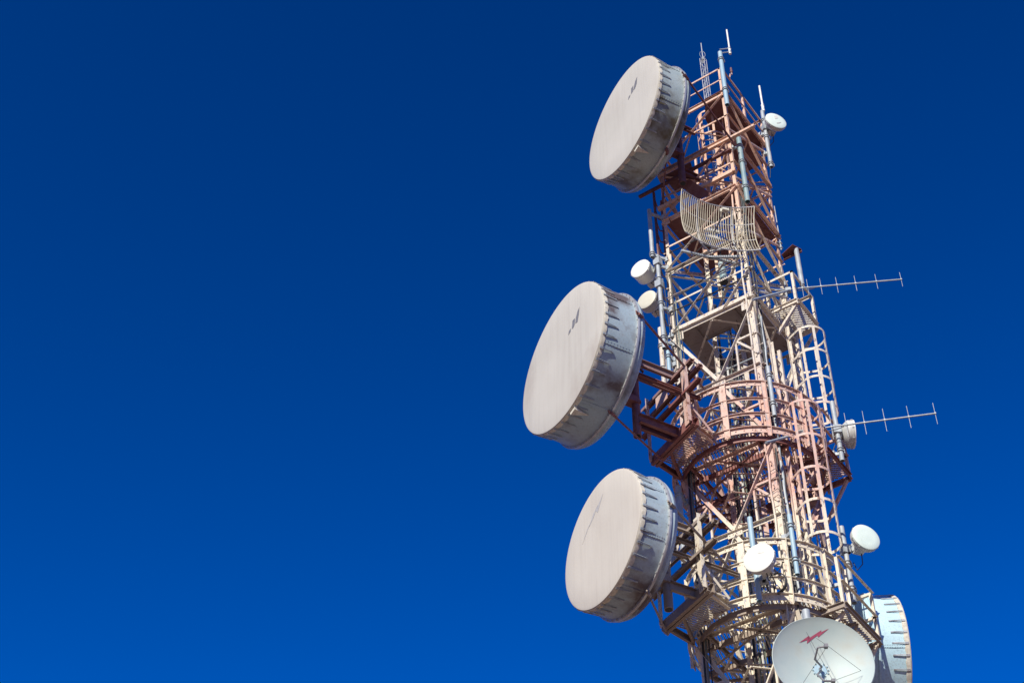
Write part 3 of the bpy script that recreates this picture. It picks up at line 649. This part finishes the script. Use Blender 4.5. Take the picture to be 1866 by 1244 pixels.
drum_mount('maroon pipe and arms holding the largest drum antenna', c2, 154, 1.70, 22.05, 24.9, [(*arm_to(pp, .95, 22.45, .08), .22), (*arm_to(pp, .95, 22.45, -.12), .18), (*arm_to(pp, 1.0, 24.0, .08), .20), (*arm_to(pp, 1.5, 23.75, -.1), .09), (*arm_to(pp, 1.5, 23.6, .12), .07)])
pp = C3-n154*1.36
drum_mount('grey brown pipe and arms holding the lowest left drum antenna', C3, 154, 1.36, 18.0, 20.3, [(*arm_to(pp, .7, 18.45, .08), .2), (*arm_to(pp, .8, 19.9, .08), .16), (*arm_to(pp, 1.2, 19.75, -.1), .09), (*arm_to(pp, 1.5, 19.2, .12), .08)])
pp = c1-n154*1.62
drum_mount('maroon pipe holding the topmost drum antenna', c1, 154, 1.62, 30.85, 33.4, [(*arm_to(pp, .5, 31.3), .18), (*arm_to(pp, .5, 33.1), .16)])
# horizontal carrier beams across the left face for the topmost drum
for z, y0, y1, X, hh, m, lb in ((32.05, -1.7, 1.0, -1.10, .065, PAINT, 'long thin pink carrier beam sticking out past the near leg'), (31.65, -1.0, 1.6, -1.09, .06, DECK, 'rusty thin carrier beam behind the mounting pipe of the topmost drum'), (30.85, -1.05, 1.1, -1.08, .11, PAINT, 'wide orange carrier beam above the grid antenna')):
    g = G(); g.channel(V((X, y0, z)), V((X, y1, z)), hh, .08, .012, Zv, 1); tag(g.out('carrier_beam', m), lb, 'beam', 'carrier beams of the topmost drum')
g = G(); g.plate([V((-1.30, .05, 31.0)), V((-1.30, .38, 31.05)), V((-1.02, .0, 30.5)), V((-1.02, -.35, 30.45))], .014, V((-.6, 0, .8))); tag(g.out('brace_plate', DECK), 'slanted maroon plate under the pipe of the topmost drum', 'plate')
mp = Cr-az(305)*1.25
pipe(mp.x, mp.y, 17.9, 21.0, .08, GALV, 'grey pipe behind the pale blue drum at the bottom right', (18.8, 20.2), ((18.6, (1, -1)), (20.4, (1, 1))))

# ------------------------------------------------------------------ small drum dishes
def small_dish(label, C, a, Rr, depth, face, body, pole, unit=True, arm_z=None, marks=()):
    n = az(a); C = V(C); base = C-n*(depth+.12)
    T = thing('small_dish', label, 'dish antenna', base, R_(a), 'small drum dishes'); D = depth+.12
    g = G(); g.lathe([(D+.012, 0), (D+.010, Rr*.6), (D+.002, Rr*.95), (D-.006, Rr*1.0), (D-.03, Rr*1.005), (D-.03, Rr*.97)], 48); g.loc('radome', face, T)
    g = G(); g.lathe([(D-.03, Rr*.97), (D-.03, Rr*.99), (.16, Rr*.97), (.13, Rr*.985), (.10, Rr*.94)], 48); g.loc('shroud', body, T)
    g = G(); g.lathe([(.10, Rr*.94), (.03, Rr*.7), (0, Rr*.35), (-.02, Rr*.2), (-.02, 0)], 40); g.loc('reflector_back', body, T)
    for poly, mm in marks:
        iv = Matrix.Rotation(-R_(a), 4, 'Z'); g = G(); q = []
        for x, y in poly:
            d = ray(x, y); p = CAM+d*((C+n*.016-CAM).dot(n)/d.dot(n)); q.append(iv @ (p-base))
        g.plate(q, .002, (1, 0, 0)); g.loc('label_mark', mm, T, False)
    g = G(); g.lathe([(D-.035, Rr*.985), (D-.035, Rr*1.015), (D-.055, Rr*1.015), (D-.055, Rr*.985)], 48)
    for k in range(8): q = R_(45*k+10); g.box(V((D-.05, Rr*1.01*math.cos(q), Rr*1.01*math.sin(q))), V((1, 0, 0)), V((0, -math.sin(q), math.cos(q))), V((0, math.cos(q), math.sin(q))), .04, .03, .02)
    g.loc('rim_band', body, T, False)
    g = G(); g.tube([V((-.1, .05, -.1)), V((-.2, .1, -.32)), V((-.3, .02, -.42)), V((-.36, 0, -.2))], .011, 6); g.loc('cable_tail', BLACK, T)
    if unit:
        g = G(); g.lathe([(0, Rr*.28), (-.16, Rr*.28), (-.17, 0)], 20); g.box(V((-.10, 0, -.02)), V((1, 0, 0)), V((0, 1, 0)), Zv, .16, .2, .24)
        for k in range(5): g.box(V((-.185, 0, -.11+.045*k)), V((1, 0, 0)), V((0, 1, 0)), Zv, .02, .19, .012)
        g.loc('radio_unit', OFFW, T, False)
    if pole is not None:
        q = V((pole[0], pole[1], base.z)); inv = Matrix.Rotation(-R_(a), 4, 'Z'); l = inv @ (q-base)
        g = G(); g.bar(V((-.02, 0, -.06)), V((l.x, l.y, -.06)), .06, .08); g.bar(V((0, .05, .08)), V((l.x, l.y, .05)), .03, .04); g.box(V((l.x, l.y, 0)), V((1, 0, 0)), V((0, 1, 0)), Zv, .16, .16, .2); g.loc('mount_bracket', GALV, T, False)
    return T
s1 = CAM+(V((2.45, 3.70, 33.51))-CAM)*.853; s2 = CAM+(V((2.75, 3.73, 32.55))-CAM)*.855
small_dish('white deep drum dish, upper of the two beside the left leg', s1, 178, .256, .30, WHITE, WHITE, (-1.2, 1.14))
small_dish('cream drum dish, lower of the two beside the left leg', s2, 177, .256, .20, CREAMW, OFFW, (-1.2, 1.14))
s3 = CAM+(V((1.65, -1.22, 35.56))-CAM)*.972
small_dish('small white dish on the grey pipe at the top right of the tower', s3, 234, .29, .12, PALEC, OFFW, (1.02, -1.12), marks=((cr(1150, 30, .18806, [(1385, 965), (1415, 960), (1425, 985), (1395, 992)]), PALEM), (cr(1150, 30, .18806, [(1410, 1030), (1455, 1025), (1440, 1035), (1415, 1037)]), MARKL)))
s5 = V((-1.82, -.80, 19.06)); s5 = CAM+(s5-CAM)*.985
small_dish('bright white dish in front of the lower guard rail', s5, 185, .296, .12, WHITE, OFFW, (-1.55, -.72), marks=(([(1378, 993), (1391, 992), (1392, 1006), (1380, 1008)], PALEM),))
s6 = CAM+(V((1.30, -1.73, 21.12))-CAM)*.975
q6 = onZ(1541, 1006, s6.z-.06)
small_dish('pale dish on a bracket right of the lower caged ladder', s6, 234, .293, .12, PALEC, OFFW, (q6.x, q6.y))
pa, pb = onY(1527, 953, q6.y), onY(1547, 1088, q6.y)
pipe(q6.x, q6.y, pb.z, pa.z, .055, GALV, 'grey pipe by the lower railing carrying the pale right dish', (pb.z+.3, pb.z+.9), ((pb.z+.5, (q6.x-.1, q6.y+.5)),))
pa, pb = onY(1519, 736, -1.85), onY(1532, 836, -1.85)
s4p = ((pa.x+pb.x)/2, -1.85)
s4 = V((s4p[0], s4p[1], 0))+az(302)*.34; s4.z = onY(1552, 792, -2.0).z
small_dish('white dish seen from behind at the right railing below the lower yagi', onY(1556, 791, -2.08), 303, .30, .13, WHITE, OFFW, s4p)
pipe(s4p[0], s4p[1], pb.z, pa.z, .05, GALV, 'grey pipe at the right railing carrying the dish seen from behind', (pb.z+.25,), ((pb.z+.2, (s4p[0]-.05, -1.7)),))

# ------------------------------------------------------------------ solid dish with hooked feed
def solid_dish(label, C, a, Rr):
    n = az(a); C = V(C); dep = .30; base = C-n*dep; T = thing('solid_dish', label, 'dish antenna', base, R_(a)); inv = Matrix.Rotation(-R_(a), 4, 'Z')
    prof = [(dep*(i/16)**2, Rr*i/16) for i in range(17)]
    g = G(); g.lathe(prof+[(dep+.012, Rr+.012), (dep, Rr+.024), (dep-.03, Rr+.016)]+[(dep*(i/12)**2-.025, Rr*i/12) for i in range(12, -1, -1)], 80); g.loc('reflector', SOLID, T)
    g = G(); g.lathe([(.008, 0), (.018, .04), (.018, .105), (.006, .11)], 28)
    for k in range(12): g.box(V((.02, .128*math.cos(R_(30*k)), .128*math.sin(R_(30*k)))), V((1, 0, 0)), V((0, 1, 0)), Zv, .02, .018, .018)
    g.loc('hub_plate', BLUEP, T, False)
    def pt(x, y, depth): d = ray(x, y); Pn = base+n*depth; p = CAM+d*((Pn-CAM).dot(n)/d.dot(n)); return inv @ (p-base)
    q = 1/5.317
    P = lambda x, y, dd: pt(1380+x*q, 1010+y*q, dd)
    g = G(); hook = [P(605, 1105, .03), P(625, 1085, .10), P(557, 1012, .42), P(585, 900, .60), P(665, 885, .62)]
    g.tube(hook, .017, 8); g.box(hook[-1], V((1, 0, 0)), V((0, 1, 0)), Zv, .07, .06, .06)
    hk2 = [P(605, 1105, .03), P(620, 1120, .08), P(582, 1160, .36), P(650, 1222, .50), P(735, 1222, .52)]
    g.tube(hk2, .017, 8); g.box(hk2[-1], V((1, 0, 0)), V((0, 1, 0)), Zv, .07, .06, .05); g.loc('feed_hook', MARK, T)
    g = G()
    for a0, b0 in ((P(680, 880, .62), P(1005, 1122, .27)), (P(680, 880, .62), P(445, 1240, .24)), (P(575, 810, .18), P(680, 880, .62)), (P(735, 1222, .52), P(1005, 1122, .27)), (P(735, 1222, .52), P(475, 750, .22))): g.tube([a0, b0], .0032, 5)
    g.loc('stay_wire', BLACK, T)
    # maroon lightning stripe painted on the bowl: laid over the paraboloid
    poly = [(402, 855), (500, 785), (510, 803), (620, 732), (617, 752), (694, 715), (590, 800), (580, 782), (480, 862), (483, 826)]
    g = G(); steps = []
    def onbowl(x, y):
        d = ray(1380+x*q, 1010+y*q); lo, hi = 0.0, dep
        for _ in range(40):
            md = (lo+hi)/2; p = inv @ (CAM+d*(((base+n*md)-CAM).dot(n)/d.dot(n))-base); r2 = p.y*p.y+p.z*p.z
            if dep*r2/Rr**2 > md: lo = md
            else: hi = md
        return V((p.x+.006, p.y, p.z))
    tris = [(0, 1, 9), (9, 1, 2), (9, 2, 8), (8, 2, 7), (7, 2, 3), (7, 3, 4), (7, 4, 6), (6, 4, 5)]
    for tr in tris:
        A, B, Cc = [poly[i] for i in tr]; k = 4; idx = {}
        vs = []; fs = []
        for i in range(k+1):
            for j in range(k+1-i):
                idx[(i, j)] = len(vs); vs.append(onbowl(A[0]+(B[0]-A[0])*i/k+(Cc[0]-A[0])*j/k, A[1]+(B[1]-A[1])*i/k+(Cc[1]-A[1])*j/k))
        for i in range(k):
            for j in range(k-i):
                fs.append((idx[i, j], idx[i+1, j], idx[i, j+1]))
                if j < k-i-1: fs.append((idx[i+1, j], idx[i+1, j+1], idx[i, j+1]))
        g.add(vs, fs)
    g.loc('lightning_mark', MAROON, T)
    g = G(); g.lathe([(-.02, .26), (-.06, .28), (-.14, .28), (-.14, 0)], 24); g.box(V((-.25, 0, 0)), V((1, 0, 0)), V((0, 1, 0)), Zv, .24, .3, .5); g.loc('back_mount', GALV, T, False)
    return T, base, n
gd, gb, gn = solid_dish('round grey white solid dish with maroon lightning mark and hooked feed', (-2.77, -2.16, 15.84), 217, .80)
pg = gb-gn*.42
pipe(pg.x, pg.y, 14.6, onZ(1478, 1078, 17.3).z, .07, GALV, 'grey pipe standing up behind the solid dish', (15.4, 16.3))
T = thing('pole_bracket', 'dark triangular bracket plate between near leg and solid dish', 'bracket', (pg.x, pg.y, 15.1))
g = G(); g.plate([V((pg.x, pg.y, 17.1)), V((-1.0, -1.0, 17.75)), V((-1.05, -1.05, 16.75))], .02, V((.7, -.7, 0))); g.out('plate', DECK, T)
for z0_, z1_ in ((16.7, 16.9), (15.1, 15.1)):
    g = G(); g.angle(V((pg.x, pg.y, z0_)), V((-1, -1, z1_)), .09, .01, Zv); g.out('arm', DECK, T)

# ------------------------------------------------------------------ grid antenna
C = V((-1.50, -.5355, 28.52)); a = 231.9; n = az(a); hw, ht, hb, kk = .884, .745, .714, .29
T = thing('grid_antenna', 'curved rectangular grid antenna of thin galvanised rods', 'grid antenna', C, R_(a))
def gp(y, z): return V((kk*(y*y+z*z), y, z))
g = G(); nr = 33
for i in range(nr):
    y = -hw+2*hw*i/(nr-1); g.tube([gp(y, -hb+(ht+hb)*k/12) for k in range(13)], .0076 if 0 < i < nr-1 else .014, 6)
g.loc('reflector_rods', RODS, T)
for z in (ht, .30, -.22, -hb):
    g = G(); r = .013 if abs(z) > .5 else .011; g.tube([gp(-hw+2*hw*k/20, z)-V((.0 if abs(z) > .5 else .018, 0, 0)) for k in range(21)], r, 6); g.loc('rib', ALU, T)
for y in (-.42, .42):
    g = G(); pts = [gp(y, -hb+(ht+hb)*k/12)-V((.035, 0, 0)) for k in range(13)]; g.sweep(pts, [(-.006, -.02), (.006, -.02), (.006, .02), (-.006, .02)], (1, 0, 0)); g.loc('upright', OFFW, T, False)
g = G(); g.tube([V((-.05, 0, 0)), V((.25, 0, .02)), V((.62, 0, .02))], .02, 8); g.loc('feed_arm', MARK, T)
g = G(); g.box(V((.66, 0, .02)), V((1, 0, 0)), V((0, 1, 0)), Zv, .07, .16, .06); g.box(V((.62, 0, .02)), V((1, 0, 0)), V((0, 1, 0)), Zv, .02, .22, .10); g.loc('feed_box', CREAMW, T, False)
for z in (-.09, .07):
    g = G(); g.box(V((-.06, 0, z*1.4)), V((1, 0, 0)), V((0, 1, 0)), Zv, .05, .30, .07); g.loc('mount_plate', OFFW, T, False)
g = G(); g.tube([V((-.02, -.45, -.35)), V((-.28, -.05, -.38)), V((-.02, .45, -.35))], .018, 6); g.bar(V((-.05, 0, .1)), V((-.40, .1, .1)), .06, .06); g.bar(V((-.05, 0, -.1)), V((-.40, .1, -.1)), .06, .06); g.loc('mount_bracket', ALU, T, False)
g = G(); lp = C-n*.25-Zv*.62; tn = az(a+90)
g.bar(lp-tn*.75, lp+tn*.75, .05, .05); g.bar(lp-tn*.1, V((-1.0, -.9, lp.z)), .05, .05); tag(g.out('cross_bar', GALV), 'grey square bar running under the grid antenna', 'bar')

# ------------------------------------------------------------------ yagi antennas
def yagi(label, p0, a, L, xs, half, group='yagi antennas'):
    T = thing('yagi_antenna', label, 'yagi antenna', p0, R_(a), group)
    g = G(); g.tube([V((-.35, 0, 0)), V((L, 0, 0))], .017, 10); g.loc('boom', GALV, T)
    for i, x in enumerate(xs):
        h = half*(1.12-.22*i/len(xs)); g = G(); g.tube([V((x, .0, -h)), V((x, .0, h))], .0055, 6); g.box(V((x, 0, 0)), V((1, 0, 0)), V((0, 1, 0)), Zv, .03, .04, .04); g.loc('element', GALV, T)
    g = G(); g.box(V((-.05, 0, -.03)), V((1, 0, 0)), V((0, 1, 0)), Zv, .12, .10, .10); g.tube([V((-.1, 0, -.25)), V((-.1, 0, .25))], .02, 8); g.loc('clamp', GALV, T, False)
    return T
def along(p0, a, px):        # distances along a boom at which it crosses given picture columns
    out = []
    for X in px:
        lo, hi = -1.0, 6.0
        for _ in range(40):
            md = (lo+hi)/2; q = p0+az(a)*md-CAM; x = 933+FPX*q.dot(RT)/q.dot(FW)
            if x < X: lo = md
            else: hi = md
        out.append(md)
    return out
y1 = onY(1440, 526.5, -1.35); xs = along(y1, 298, (1462, 1472, 1496, 1525, 1559, 1597, 1642))
yagi('upper yagi antenna with short upright rods sticking out to the right', y1, 298, xs[-1]+.02, xs, .25)
y2 = onY(1475, 782.5, -1.45); xs = along(y2, 293.5, (1503, 1515, 1542, 1575, 1612, 1656, 1704))
yagi('lower yagi antenna with longer upright rods, above the dish seen from behind', y2, 293.5, xs[-1]+.02, xs, .31)
g = G(); q = onY(1396, 806, -1.15); g.tube([q, y2+V((0, 0, -.03))], .028, 8); q2 = onY(1404, 790, -1.1); tag(g.out('support_pipe', GALV, None, True), 'grey tube from the near leg to the lower yagi', 'pipe')
g = G(); q = onY(1372, 546, -1.1); g.tube([q, y1+V((0, 0, -.03))], .028, 8); tag(g.out('support_pipe', GALV, None, True), 'grey tube from the near leg to the upper yagi', 'pipe')

def cable(label, pts, r=.009, m=None, sag=.12, grp='loose cables on the tower'):
    g = G(); out = []
    pts = [V(p) for p in pts]
    for i in range(len(pts)-1):
        for k in range(10 if i < len(pts)-2 else 11):
            f = k/10; out.append(pts[i].lerp(pts[i+1], f)-Zv*(sag*4*f*(1-f)))
    g.tube(out, r, 6); return tag(g.out('loose_cable', m or BLACK, None, True), label, 'cable', grp)
cable('black feed cable along the boom of the upper yagi', [y1+az(298)*.55-Zv*.03, y1+az(298)*.1-Zv*.05, y1-az(298)*.3-Zv*.2, V((-.7, -1.04, y1.z-.9))], .009, None, .05)
cable('black feed cable along the boom of the lower yagi', [y2+az(293.5)*.7-Zv*.03, y2+az(293.5)*.1-Zv*.05, y2-az(293.5)*.3-Zv*.25, V((-.8, -1.04, y2.z-1.2))], .009, None, .06)
for i_, (x0_, dx_) in enumerate(((-.92, .05), (-.84, -.04), (-.76, .03))):
    cable(('thick black feeder tied to the near leg', 'middle black feeder tied to the near leg', 'outer black feeder tied to the near leg')[i_], [V((x0_, -1.03, 30)), V((x0_+dx_, -1.05, 26)), V((x0_-dx_, -1.05, 22)), V((x0_, -1.04, 18)), V((x0_, -1.03, 14))], (.022, .016, .016)[i_], (BLACK, GREEN, BLACK)[i_], .04, 'feeders on the near leg')
for i_ in range(3):
    cable(('black feeder running down beside the left leg', 'grey green feeder running down beside the left leg', 'thin black feeder running down beside the left leg')[i_], [V((-1.04, .92-.07*i_, 28.5-i_)), V((-1.05, .88-.07*i_, 25)), V((-1.05, .90-.06*i_, 21.5)), V((-1.04, .9-.07*i_, 14))], (.02, .018, .013)[i_], (BLACK, GREEN, BLACK)[i_], .03, 'feeders on the left leg')
# ------------------------------------------------------------------ whips, slim mast, lamp
def whip(label, p, z1, r, m, off=None):
    T = thing('whip_antenna', label, 'whip antenna', p, None, 'whip antennas'); p = V(p)
    g = G(); g.tube([p, V((p.x, p.y, z1))], r, 10); g.tube([p-Zv*.12, p+Zv*.16], r*1.5, 10); g.out('rod', m, T, True)
    if off is not None:
        g = G()
        for z in (-.04, .12): g.tube([p+Zv*z, V(off)+Zv*z], .014, 6); g.box(p+Zv*z, V((1, 0, 0)), V((0, 1, 0)), Zv, .07, .07, .035)
        g.out('offset_arm', GALV, T)
    return T
w0 = V((-1.1, -1.09, 35.4))+V((.30, -.42, 0))*.5
whip('white whip antenna held off the pale blue pipe at the very top', (w0.x, w0.y, onY(1328, 91, w0.y).z), onY(1322, 52, w0.y).z, .022, WHITE, (-1.1, -1.09, onY(1328, 91, w0.y).z-.05))
whip('white whip antenna on top of the grey right corner pipe', (1.06, -1.14, 35.5), 36.5, .026, WHITE, (1.02, -1.12, 35.25))
w2 = onY(1421, 447, -1.05); whip('thin whip antenna beside the right leg above the bracket plate', (w2.x+.05, -1.05, w2.z), w2.z+1.5, .012, GALV, (w2.x-.05, -1.0, w2.z))
w3 = onX(1258, 980, -1.02)
T = thing('slim_mast', 'slim square lattice mast rising behind the top handrail', 'mast', (.2, .2, 33))
mc = onX(1281, 108, .25); mx_, my_ = mc.x, mc.y; zt = mc.z; hw2 = .065
for sx in (-1, 1):
    for sy in (-1, 1):
        g = G(); g.tube([V((mx_+sx*hw2, my_+sy*hw2, 31)), V((mx_+sx*hw2, my_+sy*hw2, zt))], .009, 6); g.out('leg', ALU, T)
g = G(); z = 31.0; k = 0
while z < zt-.01:
    z2 = min(z+.26, zt)
    for (a0, b0) in (((-1, -1), (1, -1)), ((1, -1), (1, 1)), ((1, 1), (-1, 1)), ((-1, 1), (-1, -1))):
        p, q = (a0, b0) if k % 2 else (b0, a0)
        g.tube([V((mx_+p[0]*hw2, my_+p[1]*hw2, z)), V((mx_+q[0]*hw2, my_+q[1]*hw2, z2))], .005, 5)
        g.tube([V((mx_+p[0]*hw2, my_+p[1]*hw2, z2)), V((mx_+q[0]*hw2, my_+q[1]*hw2, z2))], .005, 5)
    z = z2; k += 1
g.out('lacing', GALV, T)
g = G(); g.tube([V((mx_, my_, zt-.2)), V((mx_, my_, onX(1276, 80, mx_).z))], .014, 8); g.tube([V((mx_, my_, zt-.06)), V((mx_, my_, zt-.02))], .07, 4); g.out('top_spike', GALV, T)
g = G(); c0 = V((mx_, my_, zt+.22)); g.tube([c0+V((.58, -.81, 0))*(.075*math.sin(q))+Zv*(.15*math.cos(q)) for q in [2*math.pi*i/24 for i in range(24)]], .006, 5, True); g.out('loop_wire', TEAL, T)
lq = onY(1333, 132, -1.06); T = thing('obstruction_lamp', 'small rusty warning lamp on a bent arm at the top handrail', 'lamp', lq)
g = G(); g.lathe([(0, 0)], 3); g.v = []; g.f = []
g.sweep([lq, lq+Zv*.06], [(.035*math.cos(i*.6283), .035*math.sin(i*.6283)) for i in range(10)]); g.sweep([lq+Zv*.06, lq+Zv*.09, lq+Zv*.15, lq+Zv*.18], [(.028*math.cos(i*.6283), .028*math.sin(i*.6283)) for i in range(10)]); g.out('lamp_body', DECK, T)
g = G(); g.tube([lq, lq-Zv*.10, lq-Zv*.14+V((-.06, .02, 0)), V((lq.x-.16, -1.06, 35.0))], .018, 7); g.out('bent_arm', PAINT, T, True)

P = thing('cable_ladder', 'dark cable ladder running up outside the left leg under the topmost drum', 'cable ladder', (-1, 1.18, 24.9))
for x in (-1.02, -.66):
    g = G(); g.channel(V((x, 1.18, 24.9)), V((x, 1.18, 31.6)), .07, .04, .007, V((1, 0, 0)), 1); g.out('side_rail', DECK, P)
for i in range(16):
    g = G(); z = 25.1+i*.41; g.tube([V((-1.02, 1.18, z)), V((-.84, 1.22, z-.08)), V((-.66, 1.18, z))], .018, 6); g.out('rung', DECK, P)
for i, (z, dz, X, y0, y1, r) in enumerate(((27.15, .02, -1.05, -1.0, 1.0, .018), (27.75, -.05, -1.04, -1.0, 1.1, .014), (28.15, .04, -.6, -1.0, 1.0, .016), (29.1, .05, -1.04, -.9, .9, .014), (29.5, -.04, -.2, -1.0, 1.0, .018), (25.5, .03, -.3, -.9, .9, .02), (23.2, -.03, -.5, -1, .9, .016), (21.6, .02, -.7, -1, 1, .014), (19.2, .02, -.4, -1.1, .9, .018))):
    g = G(); g.tube([V((X, y0, z)), V((X+.02, (y0+y1)/2, z+dz)), V((X, y1, z+dz))], r, 7)
    tag(g.out('conduit', (BLACK, DECK, GALV)[i % 3], None, True), ('black conduit crossing the left face just over the grey deck', 'maroon conduit crossing the left face, second above the grey deck', 'grey conduit crossing inside the tower, above the grey deck', 'black conduit crossing the left face at the grid antenna', 'maroon conduit crossing inside the tower behind the grid antenna', 'grey conduit crossing inside the tower under the grey deck', 'black conduit crossing behind the pink guard rail', 'maroon conduit crossing under the maroon round platform', 'grey conduit crossing behind the cream guard rail')[i], 'conduit', 'conduits crossing the tower')
T = thing('junction_can', 'teal grey cylinder hanging inside the tower under the grid antenna', 'junction box', (-.3, -.05, 28.3))
g = G(); g.sweep([V((-.3, -.05, 28.25)), V((-.3, -.05, 28.85))], [(.085*math.cos(q*.3927), .085*math.sin(q*.3927)) for q in range(16)]); g.out('body', TEAL, T, True)
g = G(); g.sweep([V((-.3, -.05, 28.2)), V((-.3, -.05, 28.26))], [(.10*math.cos(q*.3927), .10*math.sin(q*.3927)) for q in range(16)]); g.out('cap', BLACK, T, True)
g = G(); g.tube([V((-.3, -.05, 28.85)), V((-.3, -.05, 29.3)), V((-.6, .3, 29.5))], .02, 7); g.out('cable_tail', BLACK, T, True)
for i in range(7):
    a_ = R_(51*i); z0_ = 23.5+.9*i
    cable('thin black cable strung between the tower members', [V((.8*math.cos(a_)-.15, .8*math.sin(a_)-.1, z0_)), V((.3*math.cos(a_+2), .3*math.sin(a_+2), z0_-1.2)), V((.9*math.cos(a_+3), .9*math.sin(a_+3), z0_-2.3))], .009, None, .12, 'cables strung inside the tower')
# ------------------------------------------------------------------ hanging cables
cable('black cable hanging under the upper small dish at the left leg', [s1-az(178)*.45-Zv*.1, V((-1.15, 1.05, s1.z-.7)), V((-1.05, 1.02, 26.0))])
cable('black cable hanging under the cream small dish', [s2-az(177)*.35-Zv*.1, V((-1.25, 1.1, s2.z-.9)), V((-1.03, 1.03, 25.2))], sag=.2)
cable('thin black cable looping under the top right dish', [s3-az(234)*.3-Zv*.15, V((1.0, -1.2, s3.z-.5)), V((1.0, -1.05, 32.6))], sag=.15)
cable('black cable drooping across the left face above the grey deck', [V((-1.05, .95, 28.4)), V((-1.05, -.1, 28.9)), V((-1.05, -.95, 29.4))], .010, None, .06)
cable('black cable sagging across the left face below the grid antenna', [V((-1.06, .9, 27.6)), V((-1.04, -.2, 27.9)), V((-1.06, -.98, 28.0))], .010, None, .10)
cable('black cable running from the deck edge down to the grating', [V((-.3, -.2, 26.5)), V((-.5, .1, 24.4)), V((-.2, .2, 22.6))], .009, None, -.06)
cable('black cable behind the bright white small dish', [s5-az(185)*.3-Zv*.1, V((-1.5, -.85, 18.9)), V((-1.06, -1.0, 19.6))], .010, None, .2)
g = G(); cc = onX(1415, 1062, -1.3); pts = []
for i in range(60):
    q = 2*math.pi*i/20; pts.append(cc+V((.02*(i/20-1), .19*math.cos(q), .21*math.sin(q)))*(1+.05*(i/60)))
pts += [cc+V((.05, .3, .3)), V((-1.05, -.6, 20.0))]
g.tube(pts, .011, 6); tag(g.out('coiled_cable', BLACK, None, True), 'coil of black cable hanging below the bright white small dish', 'cable')
for i, z in enumerate((21.1, 20.95, 21.4, 21.6)):
    cable(('thin wire across the bay under the maroon platform', 'lowest thin wire across the bay under the maroon platform', 'second highest thin wire across the bay under the maroon platform', 'highest thin wire across the bay under the maroon platform')[i], [V((-1.04, -.2+.1*i, z-.1)), V((-1.05, -1.02, z)), V((-.6, -1.03, z+.05))], .006, None, .03)
